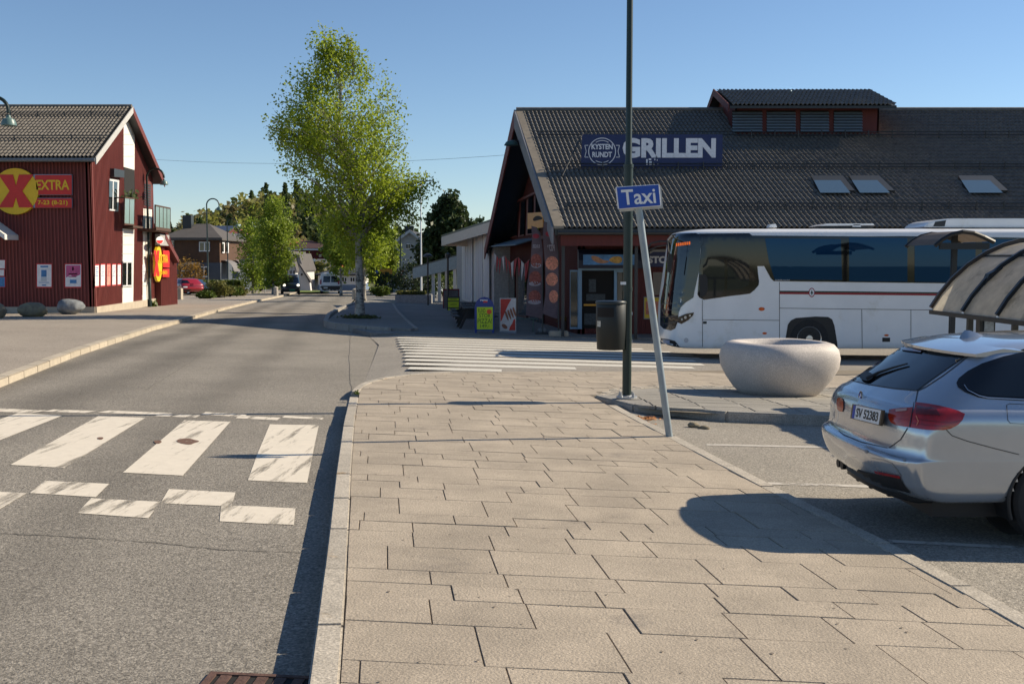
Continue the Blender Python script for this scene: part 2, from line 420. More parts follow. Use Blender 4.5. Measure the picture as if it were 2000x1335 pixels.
# ---- parking bay, flush granite edging, planter island
park=sheet('parking_area',EDG+[(1.5,15.2),(3,14.2),(34,13.4),(34,-8),(2.8,-8)],-.03,m_park)
kerb('kerb',[(p[0],p[1]) for p in EDG],.13,.004,.12,m_gran,'',step=1.0,bev=.006)
ISL=[(1.24,15.95),(1.42,15.1),(1.72,14.2),(2.0,13.75),(2.6,13.6),(4.1,13.5),(8,13.1),(34,12.6)]
ISB=[(34,18.85),(8,18.55),(4.2,18.45),(2.6,17.85),(1.6,16.9),(1.24,15.95)]
isl_off=lambda x,y:.085 if y<17 else .02
def ioff(x,y):
    k=min(max((18.2-y)/3.5,0),1);e=min(max((x-1.2)/.8,0),1);return .012+.085*k*e
isl=sheet('planter_island',[(p[0]+.02,p[1]+.06) for p in ISL]+ISB[:-1],lambda x,y:ioff(x,y)-.03,m_sand,cell=.6)
kerb('kerb',ISL,-.16,lambda x,y:ioff(x,y)+.006,.2,m_gran2,'',step=1.55,bev=.02)
m_slab2=M('grey_slab',(.27,.25,.215),.85,var=.12,scale=2,fine=.25,fscale=85,rnd=.1,bump=.3,bscale=80)
n=0
for i in range(-2,12):
    for j in range(-4,22):
        cx=1.9+j*.62+(i%2)*.0;cyy=13.75+i*.44
        q=[(cx-.05*i*.44+dx,cyy+dy) for dx,dy in ((.006,.006),(.612,.006),(.612,.432),(.006,.432))]
        for a,e in zip(ISL,ISL[1:]):
            if a[0]-.8<cx<e[0]+.8 or cx<2.2: q=clip(q,(a[0],a[1]+.165),(e[0],e[1]+.165)) if len(q)>2 else q
        for a,e in zip(ISB,ISB[1:]):
            if e[0]-.8<cx<a[0]+.8 or cx<2.2: q=clip(q,(a[0],a[1]-.18),(e[0],e[1]-.18)) if len(q)>2 else q
        if len(q)<3: continue
        dz=random.uniform(-.002,.002)
        MB().prism([(p[0],p[1],g(*p)+ioff(*p)-.05+dz) for p in q],(0,0,.055)).build('slab',m_slab2,isl,bevel=.004);n+=1
# small granite setts round the island's back edge
sb=MB();pts=resample(ISB[::-1],.105)
for a,c in zip(pts,pts[1:]):
    t=(c-a).normalized();nn=Vector((t.y,-t.x))
    for k in range(2):
        o2=.01+k*.09;q=[a+t*.006+nn*o2,c-t*.006+nn*o2,c-t*.006+nn*(o2+.083),a+t*.006+nn*(o2+.083)];dz=random.uniform(-.006,.006)
        sb.prism([(p.x,p.y,g(p.x,p.y)-.04+dz) for p in q],(0,0,.058+ioff(*((a+c)/2))))
o=sb.build('sett_band',m_gran,isl);o['kind']='stuff'
# ---- tree island along the street
TI=[(-6.9,40.4),(-6.6,38.6),(-5.8,37.0),(-4.9,35.9),(-3.9,35.1),(-3.3,34.9)]
TIB=[(-3.25,35.6),(-4.2,42),(-5.6,52),(-7.4,66),(-9.4,66),(-8.4,54),(-7.55,46)]
tis=sheet('tree_island',TI+TIB,.1,m_apron,thick=.25)
kerb('kerb',[(-9.5,66),(-8.6,54),(-7.75,46)]+TI,.18,.115,.35,m_gran2,'',step=1.0)
kerb('kerb',TIB[:4],.14,.112,.3,m_gran2,'',step=1.0)
# ---- painted markings
m_pw=[paint_mat('crossing_paint_%d'%i,(.68,.61,.5),th,sc,s) for i,(th,sc,s) in enumerate([(.53,(5,.45,1),3.1),(.545,(6,.5,1),8.7),(.51,(6,.7,1),1.7),(.57,(.5,4,1),5.2)])]
m_pw2=paint_mat('far_paint',(.6,.57,.5),.64,(.6,2.5,1),2.)
def mark(name,pp,mat,off=RD+.004,par=None):
    ps=[gp(x,y,off) for x,y in pp];par=par or road
    return MB().add([(p.x,p.y,p.z) for p in ps],[tuple(range(len(ps)))]).build(name,mat,par)
for i,(q,m) in enumerate([([(527,828),(575,829),(623,829),(615,865),(600,942),(541,940),(484,937),(503,885)],1),([(360,820),(450,823),(357,928),(240,922)],1),([(192,812),(284,815),(125,913),(20,907)],0),([(35,806),(122,811),(-105,900),(-215,893)],1),([(-110,803),(-30,806),(-330,885),(-430,878)],0)]):
    mark('crossing_stripe',q,m_pw[m])
for q in ([(432,986),(505,988),(577,992),(574,1024),(500,1021),(429,1017)],[(330,954),(460,961),(452,988),(313,982)],[(178,972),(313,979),(290,1011),(150,1001)],[(88,938),(213,944),(187,970),(58,962)],[(-60,957),(52,962),(0,993),(-110,985)],[(-160,927),(-30,934),(-62,957),(-200,950)]):
    mark('hump_marking',q,m_pw[2])
for q in ([(0,797),(92,801),(60,806),(-40,802)],[(105,799),(188,802),(165,806),(84,803)],[(212,801),(262,803),(240,807),(190,805)],[(262,803),(338,806),(316,810),(242,807)],[(312,807),(392,810),(382,815),(303,812)],[(402,804),(482,809),(476,814),(392,809)],[(468,811),(548,815),(541,820),(460,816)],[(556,811),(632,815),(630,819),(551,815)]):
    mark('hump_marking',q,m_pw[2])
for q in ([(-60,789),(-10,791),(-30,795),(-80,793)],): mark('hump_marking',q,m_pw[2])
k=0;D=20.35
while D<31.6:
    xl=-1.98-.124*(D-20.35)+random.uniform(-.05,.05);xr=[-.2,1.3,3.9,4.3,4.3,4.6,4.6,4.2,3.6,3.0,2.6,2.4][k%12] if k<12 else 2.3
    q=[(xl,D),(xr,D+.02*(xr-xl)+.08),(xr,D+.5+.02*(xr-xl)+.02),(xl-.06,D+.5)]
    bm=MB();N=8
    vs=[];
    for j in range(N+1):
        x=xl+(xr-xl)*j/N
        for y in (D+.03*(x-xl),D+.58+.03*(x-xl)): vs.append((x,y,g(x,y)+max(ramp(x,y),ramp(x+.6,y))+.005))
    bm.add(vs,[(2*j,2*j+2,2*j+3,2*j+1) for j in range(N)]).build('crossing_stripe',m_pw2,side);D+=1.08;k+=1
m_pl=paint_mat('faded_line_paint',(.5,.46,.4),.5,(3,3,1),4.)
for q in ([(1500,941),(1740,948),(1790,953),(1740,953),(1500,945)],[(1716,1052),(2000,1066),(2100,1072),(2100,1077),(1716,1057)],[(1380,866),(1650,872),(1650,875),(1380,869)]):
    mark('bay_line',q,m_pl,-.026,park)
# asphalt patches / seams, stains
m_tar=M('tar_seam',(.11,.1,.085),.8,var=.3,scale=10)
m_stain=paint_mat('rust_stain',(.16,.085,.05),.56,(6,6,1),1.)
mark('stain',chaikin([(343,860),(352,856),(368,855),(379,858),(392,861),(380,864),(372,868),(352,865)]),m_stain,RD+.007)
mark('stain',chaikin([(190,853),(203,853),(200,858),(190,857)]),m_stain,RD+.007)
mark('stain',chaikin([(300,859),(318,860),(312,866),(302,865)]),m_stain,RD+.007)
for pts in ([(0,1040),(120,1046),(300,1058),(430,1072),(590,1078)],[(690,770),(683,740),(682,700),(684,655)],[(285,760),(360,715),(410,677),(450,648)]):
    ps=[gp(x,y,RD+.004) for x,y in pts];bm=MB()
    ps2=[]
    for a,c in zip(ps,ps[1:]):
        for t in range(12): ps2.append(a.lerp(c,t/12))
    ps2.append(ps[-1]);vs=[]
    for i,p in enumerate(ps2):
        t=(ps2[min(i+1,len(ps2)-1)]-ps2[max(i-1,0)]).normalized();nn=Vector((t.y,-t.x,0));w_=.003+.004*random.random();j=nn*random.uniform(-.012,.012)
        for s_ in (-1,1):
            q=p+j+nn*w_*s_;vs.append((q.x,q.y,g(q.x,q.y)+max(RD,ramp(q.x,q.y) if q.y>15.7 else RD)+.004))
    bm.add(vs,[(2*i,2*i+1,2*i+3,2*i+2) for i in range(len(ps2)-1)]).build('asphalt_seam',m_tar,road)
# ---------------------------------------------------------------- building materials
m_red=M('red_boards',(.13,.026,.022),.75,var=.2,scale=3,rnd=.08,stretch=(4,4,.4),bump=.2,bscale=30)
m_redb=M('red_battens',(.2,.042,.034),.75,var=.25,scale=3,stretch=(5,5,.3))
m_white=M('white_boards',(.72,.68,.62),.7,var=.06,scale=2)
m_tile=M('roof_tile',(.13,.119,.104),.6,var=.3,scale=5,rnd=.12,spec=.4,dirt=((.17,.15,.12),.56,.5))
m_tile2=M('red_house_tile',(.135,.12,.1),.7,var=.3,scale=5,rnd=.15)
m_dark=M('dark_metal',(.025,.028,.03),.45,var=.1)
m_gutter=M('gutter_metal',(.16,.18,.2),.45,metal=.3,var=.1)
m_grey=M('weathered_board',(.2,.2,.215),.8,var=.25,scale=3,stretch=(3,3,.6))
m_glass=glassy('window_glass');m_glassb=glassy('blue_glass',(.02,.035,.05),.05)
m_dkred=M('shop_red',(.095,.014,.011),.7,var=.2,scale=3,stretch=(5,5,.4))
m_brown=M('brown_wood',(.07,.035,.02),.8,var=.25,scale=4,stretch=(1,1,6))
m_found=M('concrete_base',(.42,.36,.28),.85,var=.12,scale=3)
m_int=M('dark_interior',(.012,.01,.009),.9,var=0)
m_alu=M('white_frame',(.6,.6,.6),.5,var=.05);m_blueframe=M('blue_frame',(.2,.33,.46),.45,var=.05)
m_lwhite=M('plain_white',(.75,.75,.75),.5,var=.03)
def P3(p): return Vector(p)
def tile_mesh(name,mat,pw=.33,ph=.36,wave=.046,waves=2,nu=12):
    vs=[];fs=[];L=ph+.05
    for i in range(nu+1):
        a=pw*i/nu;c=wave*(.5+.5*math.cos(2*math.pi*waves*i/nu))**.8*1.6
        vs+=[(a,-.0,c+.012),(a,-.0,c+.038),(a,L,c+.004)]
    for i in range(nu):
        k=3*i;fs+=[(k,k+3,k+4,k+1),(k+1,k+4,k+5,k+2)]
    return np.array(vs),fs
def tile_roof(par,E0,U,Vv,n_u,n_v,mat,n_ind,pick,pw=.33,skip=None):
    """tiles on a slope: E0 eave corner, U unit along eave, Vv vector eave->ridge. The best-seen tiles are own objects"""
    S=Vv.length;vh=Vv.normalized();N=U.cross(vh).normalized()
    if N.z<0:N=-N
    ph=S/n_v;vs,fs=tile_mesh('t',mat,pw,ph);A=np.array([list(U),list(vh),list(N)]);o0=wloc(par)
    cells=[(i,j) for i in range(n_u) for j in range(n_v)]
    cells=[c for c in cells if not(skip and skip(E0+U*((c[0]+.5)*pw)+vh*((c[1]+.5)*ph)))]
    cells.sort(key=lambda c:pick(E0+U*((c[0]+.5)*pw)+vh*((c[1]+.5)*ph)))
    me=bpy.data.meshes.new('tile');me.from_pydata([tuple(p) for p in vs@A],[],fs);me.update()
    me.materials.append(mat);me.polygons.foreach_set('use_smooth',[True]*len(me.polygons))
    try: me.set_sharp_from_angle(angle=R(50))
    except Exception: pass
    for i,j in cells[:n_ind]:
        t=bpy.data.objects.new('tile',me);COL.objects.link(t);t.parent=par
        t.location=E0+U*(i*pw)+vh*(j*ph)+N*random.uniform(0,.004)-o0
    V=[];Fc=[];k=0;base=vs@A;m=len(vs)
    for i,j in cells[n_ind:]:
        V.append(base+np.array(list(E0+U*(i*pw)+vh*(j*ph)+N*random.uniform(0,.006)-o0)));Fc+=[tuple(q+k for q in f) for f in fs];k+=m
    if V:
        me=bpy.data.meshes.new('tile_field');me.from_pydata(np.concatenate(V).tolist(),[],Fc);me.update()
        o=link(me,'tile_field',mat,par,True,angle=50);o['kind']='stuff'
def pxpoly(pp,p0,n,out=0.):
    n=Vector(n).normalized();return [onplane(x,y,P3(p0)+n*out,n) for x,y in pp]
def panel(name,pp,p0,n,mat,par,out=0.,th=.03,**kw):       # flat piece on a wall plane, thickness th towards n
    n=Vector(n).normalized();return MB().prism(pxpoly(pp,p0,n,out),n*th).build(name,mat,par,**kw)
def rect(x0,y0,x1,y1): return [(x0,y0),(x1,y0),(x1,y1),(x0,y1)]
def inset(pp,k):
    cx=sum(p[0] for p in pp)/len(pp);cy=sum(p[1] for p in pp)/len(pp)
    return [(cx+(p[0]-cx)*(1-k),cy+(p[1]-cy)*(1-k)) for p in pp]
def window(pp,p0,n,par,frame_m,glass_m,kx=.16,ky=.06,mull=1,out=.01,cross=0):
    f=panel('window',pp,p0,n,frame_m,par,out,.05)
    q=pp;x0=(q[0],q[3]);x1=(q[1],q[2])
    def lp(a,c,t): return (a[0]+(c[0]-a[0])*t,a[1]+(c[1]-a[1])*t)
    for i in range(mull+1):
        a=(i+kx/1.6)/(mull+1);c=(i+1-kx/1.6)/(mull+1)
        tl=lp(q[0],q[1],a);tr=lp(q[0],q[1],c);bl=lp(q[3],q[2],a);br=lp(q[3],q[2],c)
        panel('pane',[lp(tl,bl,ky),lp(tr,br,ky),lp(tr,br,1-ky),lp(tl,bl,1-ky)],p0,n,glass_m,f,out+.052,.004)
    return f
# ---------------------------------------------------------------- red shop on the left
DG=Vector((-.1167,1,0)).normalized()
C0=Vector((-17.2,44.3,0));GW=11.7;C1=C0+DG*GW;gz=g(-17.2,44.3)
NG=Vector((DG.y,-DG.x,0));NF=Vector((0,-1,0))
shop=thing('red_shop_building',(C0.x,C0.y,gz),'dark red timber shop with yellow and red EXTRA sign and gable onto the street','building')
EZ=5.86;RZ=8.62
w=MB()
# long wall, gable wall
w.prism([(C0.x,C0.y,gz-.1),(C0.x,C0.y,EZ),(-42,C0.y,EZ),(-42,C0.y,gz-.1)],(0,.25,0))
gm=(C0+C1)/2
gp_=[(C0.x,C0.y,gz+.02),(C1.x,C1.y,gz-.1),(C1.x,C1.y,EZ),(gm.x,gm.y,RZ-.12),(C0.x,C0.y,EZ)]
w.prism(gp_,(-.25,0,0));w.box(-42,-41.7,C0.y,56,gz,EZ)
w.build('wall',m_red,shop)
bt=MB()
def gab_h(t): return EZ+(RZ-.14-EZ)*(1-abs(t/GW-.5)*2)
t=.05
while t<GW-.02:
    p=C0+DG*t
    bt.prism([p+Vector((0,0,gz+.25)),p+DG*.055+Vector((0,0,gz+.25)),p+DG*.055+Vector((0,0,gab_h(t)-.02)),p+Vector((0,0,gab_h(t)-.02))],NG*.04);t+=.19
x=C0.x-.06
while x>-30:
    bt.prism([(x,C0.y,gz+.25),(x-.055,C0.y,gz+.25),(x-.055,C0.y,EZ-.05),(x,C0.y,EZ-.05)],(0,-.028,0));x-=.145
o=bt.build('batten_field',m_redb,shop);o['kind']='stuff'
MB().bar(C0+DG*0+NG*.02+Vector((0,0,gz+.08)),C1+NG*.02+Vector((0,0,gz+.02)),.12,.34).build('foundation',m_found,shop)
MB().bar(Vector((C0.x+.02,C0.y-.01,gz+.1)),Vector((-42,C0.y-.01,gz+.1)),.08,.3).build('foundation',m_found,shop)
# roof
ov=.42;ns=Vector((0,-.45,0))
ef=Vector((C0.x+.42,43.75,EZ-.12));rr=Vector((gm.x+.42,gm.y,RZ));eb=Vector((C1.x+.42,C1.y+.55,EZ-.12))
LX=Vector((-26,0,0))
rf=MB();rf.prism([ef,rr,rr+LX,ef+LX],(0,0,-.16));rf.prism([rr+Vector((0,0,-.0)),eb,eb+LX,rr+LX],(0,0,-.16))
roof=rf.build('roof',m_dark,shop)
tile_roof(roof,ef+Vector((-.02,0,.01)),Vector((-1,0,0)),rr-ef,40,18,m_tile2,0,lambda p:p.x)
MB().tube([rr+Vector((-.02,0,.05)),rr+LX+Vector((0,0,.05))],.11,8).build('ridge_tile',m_tile2,roof)
vb=MB();vb.prism([ef+Vector((.01,-.05,-.26)),ef+Vector((.01,-.05,.03)),rr+Vector((.01,0,.06)),rr+Vector((.01,0,-.24))],(.04,0,0));vb.build('barge_board',M('pale_barge',(.45,.44,.42),.7,var=.1),roof)
vb=MB();vb.prism([eb+Vector((.012,.05,-.3)),eb+Vector((.012,.05,.03)),rr+Vector((.012,0,.06)),rr+Vector((.012,0,-.28))],(.04,0,0));vb.build('barge_board',m_red,roof)
MB().tube([ef+Vector((0,-.07,-.08)),ef+LX+Vector((0,-.07,-.08))],.075,8).build('gutter',m_gutter,roof)
for tt in (.3,.78):
    q=ef.lerp(rr,tt)+Vector((0,-.03,.14));sg=MB();sg.tube([q,q+Vector((-15,0,0))],.02,5);sg.tube([q+Vector((0,0,.1)),q+Vector((-15,0,.1))],.02,5)
    for k in range(12): sg.bar(q+Vector((-1.2*k-.3,0,-.1)),q+Vector((-1.2*k-.3,0,.14)),.04,.04,(0,1,0))
    sg.build('snow_guard',m_dark,roof)
# gable details
WP=[(239.4,246),(255,233),(261,240),(260.6,332),(239.4,326)]
panel('white_cladding',WP,C0,NG,m_white,shop,.0,.05)
WC=[[(238,446),(260,448),(258,592),(237,597)],[(278,407),(295,409),(293,588),(276.4,590)]]
for q in WC: panel('white_cladding',q,C0,NG,m_white,shop,.0,.05)
m_joint=M('panel_joint',(.3,.28,.26),.8,var=0)
for q,ys in ((WP,(262,282,305)),(WC[0],(460,477,495)),(WC[1],(430,455,480,505,530,558))):
    for y in ys:
        xs=[p[0] for p in q];panel('cladding_joint',rect(min(xs)+.6,y,max(xs)-.6,y+.9),C0,NG,m_joint,shop,.05,.004)
panel('balcony_shade_panel',[(240,326),(260.6,332),(261,386),(241,386)],C0,NG,m_int,shop,.0,.05)  # flat panel on the wall, near-black in place of the recess's shade
bal=panel('balcony',[(240,440),(260,442),(260,446),(240,444)],C0,NG,m_brown,shop,.02,.45)
q=pxpoly([(243,386),(262,388),(261,439),(242,437)],C0,NG,.45)
for a in (0,.5):
    p=[q[0].lerp(q[1],a+.03),q[0].lerp(q[1],a+.47),q[3].lerp(q[2],a+.47),q[3].lerp(q[2],a+.03)]
    MB().prism(p,NG*.02).build('glass_pane',M('balcony_glass',(.35,.5,.5),.15,var=.05,trans=.4),bal)
fr=MB()
for a in (0,.5,1): fr.bar(q[0].lerp(q[1],a),q[3].lerp(q[2],a),.05,.05,NG)
fr.bar(q[0],q[1],.06,.06);fr.bar(q[3],q[2],.06,.06)
for c in (0,1): fr.bar(q[c],q[c]-NG*.45,.05,.05)
fr.build('railing',m_brown,bal)
mf=MB();c=q[1]-NG*.1+Vector((0,0,.12))
for k in range(60):
    a=c+Vector((random.gauss(0,.12),random.gauss(0,.35),random.gauss(0,.1)));d=Vector((random.gauss(0,1),random.gauss(0,1),random.gauss(0,1))).normalized()*.1;e=d.orthogonal()*.7;mf.add([a,a+d,a+d+e,a+e],[(0,1,2,3)])
o=mf.build('flower_box_plant',M('balcony_plant',(.07,.11,.03),.8,trans=.3),bal);o['kind']='stuff'
window([(212.3,349),(230.6,352),(229,413),(212,411)],C0,NG,shop,m_alu,m_glass,.2,.06,1)
panel('awning_case',[(212.8,329),(233,332.5),(233,347),(213,345)],C0,NG,m_dark,shop,.0,.22)
window([(238.7,510),(258,510),(258,559),(238,560)],C0,NG,shop,m_alu,m_glass,.2,.06,1,.06)
lv=panel('louvre_window',[(279,352),(296,356),(296,407),(278,404)],C0,NG,m_red,shop,.0,.06)
for k in range(9): panel('slat',[(281,359+k*4.8),(294,361+k*4.9),(294,363.6+k*4.9),(281,361.6+k*4.8)],C0,NG,m_dark,lv,.06,.03)
m_poster=M('poster_paper',(.74,.72,.72),.6,var=.12,scale=6);m_pink=M('poster_pink',(.75,.28,.22),.6,var=.25,scale=6);m_prb=M('poster_red',(.5,.03,.035),.6,var=.1)
m_pblue=M('poster_blue',(.06,.2,.42),.6,var=.3,scale=9);m_mag=M('poster_magenta',(.5,.09,.22),.6,var=.15,scale=3)
def z1(x,y): return (x/2.842,170+y/2.84)
def poster(pp,p0,n,face,lab,marks=()):
    t0=pxpoly(pp,p0,n,.035);root=thing('poster',(t0[3]),lab,'poster','posters on the red shop walls')
    MB().prism(t0,n*.012).build('frame',m_prb,root)
    MB().prism(pxpoly(inset(pp,.1),p0,n,.0475),n*.004).build('sheet',face,root)
    for q,mm in marks: MB().prism(pxpoly(q,p0,n,.0525),n*.003).build('print',mm,root)
    return root
for i,(a,y0,b_,y1) in enumerate([(527,983,549,1110),(558,980,583,1107),(592,980,613,1104),(622,980,643,1102),(652,980,671,1100),(790,980,808,1087),(817,980,832,1085)]):
    pp=[z1(a,y0),z1(b_,y0-1),z1(b_,y1-2),z1(a,y1)];x0,x1=pp[0][0],pp[1][0];ya=pp[0][1]
    mk=[(rect(x0+1.6,ya+6+4*k,x1-1.6-(k%2),ya+7.4+4*k),m_pblue if i!=2 else m_prb) for k in range(5)]
    lab='narrow red-edged poster on the sunlit gable of the red shop' if i not in (2,5,6) else ('pink narrow poster in the middle of the row on the sunlit gable' if i==2 else 'small poster on the white strip of the red shop gable')
    lab={0:'narrow red-edged poster on the sunlit gable, next to the wall corner',1:'second narrow poster from the wall corner on the sunlit gable',3:'second narrow poster from the white window strip on the sunlit gable',4:'narrow poster right beside the white window strip on the sunlit gable',5:'first small poster on the plain white strip of the gable',6:'second small poster on the plain white strip, beside the annex'}.get(i,lab)
    o=poster(pp,C0,NG,m_pink if i==2 else m_poster,lab,mk)
FP=(0,C0.y,0)
poster(rect(71,514,102,562),FP,NF,m_poster,'white poster with a blue phone picture on the shaded red wall',[(rect(80.5,527,91,540.5),m_pblue),(rect(80.5,541,91,549),M('poster_grey',(.5,.53,.56),.6,var=.05)),(rect(79,519,94,522),m_pblue),(rect(76,551,96,552),m_pblue),(rect(82,555.5,90,558),m_pblue)])
poster(rect(126,514,160,562),FP,NF,m_poster,'magenta and white poster on the shaded red wall',[([(129,518),(156.8,518),(156.8,536),(145,541),(137,537),(129,542)],m_mag),(rect(136.5,546,149.5,553),m_pblue),(rect(134,534,151,536),m_poster),(rect(134,539,149,541),m_mag),([(141,521),(144,521),(144,528),(141,528)],m_poster)])
poster(rect(-22,507,11,525),FP,NF,m_poster,'small notice above another on the shaded red wall');poster(rect(-22,526,9.5,539),FP,NF,m_poster,'small white notice under another on the shaded red wall');poster(rect(-22,540,11,561),FP,NF,m_pblue,'blue picture notice lowest on the shaded red wall')
# big sign
m_yel=M('sign_yellow',(.8,.5,.008),.45,var=.04);m_sred=M('sign_red',(.62,.018,.014),.45,var=.05);m_trim=M('sign_trim',(.25,.3,.4),.4,var=0)
sg=thing('shop_sign',at(30,420,44.0),'round yellow sign with red X, EXTRA and opening hours panels on shaded red wall','sign')
def disc(c,r,n=40): return [(c[0]+r*math.cos(2*math.pi*k/n),c[1]+r*math.sin(2*math.pi*k/n)) for k in range(n)]
def xshape(cx,cy,hw,hh,t):     # bold X outline in px
    return [(cx-hw,cy-hh),(cx-hw+t,cy-hh),(cx,cy-hh*.3),(cx+hw-t,cy-hh),(cx+hw,cy-hh),(cx+hw*.36,cy),(cx+hw,cy+hh),(cx+hw-t,cy+hh),(cx,cy+hh*.36),(cx-hw+t,cy+hh),(cx-hw,cy+hh),(cx-hw*.36,cy)]
panel('disc',disc((33,374),45),FP,NF,m_yel,sg,.03,.16)
panel('cross',xshape(31.5,373,34,32,28),FP,NF,m_sred,sg,.19,.03)
for r,tx,sz,bo in (((67,341,142,381),'EXTRA',.62,.015),((67,387,142,406),'7-23 (8-21)',.32,.008)):
    q=panel('panel',rect(*r),FP,NF,m_trim,sg,.03,.14);panel('face',inset(rect(*r),.045),FP,NF,m_sred,sg,.17,.012)
    ft=(64/47.6,19/47.6) if tx=='EXTRA' else (58/47.6,10.5/47.6);c=onplane((r[0]+r[2])/2-1.5,(r[1]+r[3])/2,Vector((0,C0.y-.184,0)),NF);text('lettering',tx,sz,m_yel,sg,frame(c,(1,0,0),(0,0,1)),bo,.006,fit=ft)
# porch roof corner at the far end of the long wall
po=MB();pa=at(9,458,43.1);pb=at(-70,400,43.1);pc=at(-150,458,43.1)
for a,c in ((pa,pb),(pb,pc)): po.prism([a,c,c+Vector((0,0,-.2)),a+Vector((0,0,-.2))],(0,1.25,0))
po.build('porch_roof',m_white,shop)
# annex beyond the gable
A0=C1+NG*.35-DG*.2;an=thing('red_shop_annex',(A0.x,A0.y,g(A0.x,A0.y)),'low red lean-to annex with glass balcony beside the red shop gable','annex');az=g(A0.x,A0.y)
def zat(px,py,p): return onplane(px,py,p,NG).z
top=zat(305,446,A0);AL=4.3;A1=A0+DG*AL;lowz=zat(346,500,A0)
w=MB();w.prism([(A0.x,A0.y,az-.1),(A1.x,A1.y,az-.3),(A1.x,A1.y,lowz),(A0.x+DG.x*1.7,A0.y+DG.y*1.7,top),(A0.x,A0.y,top)],(-3,0,0));w.build('wall',m_red,an)
bt=MB();t=.1
while t<AL:
    p=A0+DG*t;h=top if t<1.7 else top+(lowz-top)*(t-1.7)/(AL-1.7)
    bt.prism([p+Vector((0,0,az-.1)),p+DG*.055+Vector((0,0,az-.1)),p+DG*.055+Vector((0,0,h)),p+Vector((0,0,h))],NG*.04);t+=.2
o=bt.build('batten_field',m_redb,an);o['kind']='stuff'
q0=onplane(323,455,A0+NG*.3,NG);q1=onplane(349,503,A0+NG*.3,NG)
MB().prism([q0,q1,q1+Vector((-3,0,0)),q0+Vector((-3,0,0))],(0,0,-.3)).build('roof',m_red,an)
gb=MB();q=pxpoly([(303,401),(332,407),(332,450),(303,446)],A0,NG,.5)
for k in range(4):
    a,c=k/4+.02,(k+1)/4-.02;MB().prism([q[0].lerp(q[1],a),q[0].lerp(q[1],c),q[3].lerp(q[2],c),q[3].lerp(q[2],a)],NG*.02).build('glass_pane',MATS['balcony_glass'],an)
fr=MB();fr.bar(q[0],q[1],.07,.07);fr.bar(q[3],q[2],.1,.16)
for k in range(5): fr.bar(q[0].lerp(q[1],k/4),q[3].lerp(q[2],k/4),.06,.06,NG)
fr.prism([q[3]-NG*1.0,q[2]-NG*1.0,q[2],q[3]],(0,0,-.12));fr.build('balcony_frame',m_brown,an)
bs=thing('round_emblem_sign',pxpoly([(303,480)],A0,NG)[0],'small square light box with red and white round emblem under the balcony','sign')
panel('case',[(303,457),(321,459),(321,480),(303,479)],A0,NG,M('case_grey',(.4,.38,.36),.5),bs,.03,.25)
panel('emblem',disc((312,469),7.3,20),A0,NG,m_lwhite,bs,.28,.01);panel('emblem_half',[(305.5,469)]+[(312+6.4*math.cos(a),469+6.6*math.sin(a)) for a in np.linspace(math.pi,0,12)]+[(318.4,469)],A0,NG,m_sred,bs,.292,.006)
s2=thing('gable_shop_sign',pxpoly([(306,550)],A0,NG)[0],'tall looking yellow and red EXTRA sign seen edge-on along the street wall','sign')
panel('disc',[(305.5+6.6*math.cos(a),515+35*math.sin(a)) for a in np.linspace(0,2*math.pi,28)[:-1]],A0,NG,m_yel,s2,.04,.12)
panel('cross',xshape(305.5,514,5.6,25,4.6),A0,NG,m_sred,s2,.16,.02)
for r in ((313,489,326,522),(312.5,525,325.5,541)): 
    panel('panel',rect(*r),A0,NG,m_sred,s2,.04,.14)
c=onplane(319.5,505,A0+NG*.19,NG);text('lettering','EXTRA',.9,m_yel,s2,frame(c,DG,(0,0,1)),.02,.004,fit=(2.2,.42))
c=onplane(319,533,A0+NG*.19,NG);text('lettering','7-23 (8-21)',.42,m_yel,s2,frame(c,DG,(0,0,1)),.01,.004,fit=(2.0,.22))
# ---------------------------------------------------------------- grill building on the right
E0=Vector((1.36,34.5,2.64));RG=Vector((.17,44.7,7.70));EB=Vector((-1.42,58.3,2.2));XL=33.
gr=thing('grill_building',(2.3,36.9,g(2.3,36.9)),'long dark red building with tiled roof, gable glazing and roof vent housing','building')
rb=MB();dn=Vector((0,0,-.2))
rb.prism([E0,RG,RG+Vector((XL,0,0)),E0+Vector((XL,0,0))],dn);rb.prism([RG,EB,EB+Vector((XL,0,0)),RG+Vector((XL,0,0))],dn)
roof=rb.build('roof',m_dark,gr)
nv=32;slope=RG-E0
VENT=(8.6,14.2)
def rplane(px,py): 
    n=Vector((1,0,0)).cross(slope).normalized();return onplane(px,py,E0,n)
tile_roof(roof,E0+Vector((.3,0,.0)),Vector((1,0,0)),slope,98,nv,m_tile,300,lambda p:(abs(p.x-4.5)*.8+(p.z-2.6)*2.2))
MB().tube([RG+Vector((0,0,.06)),RG+Vector((XL,0,.06))],.13,8).build('ridge_tile',m_tile,roof)
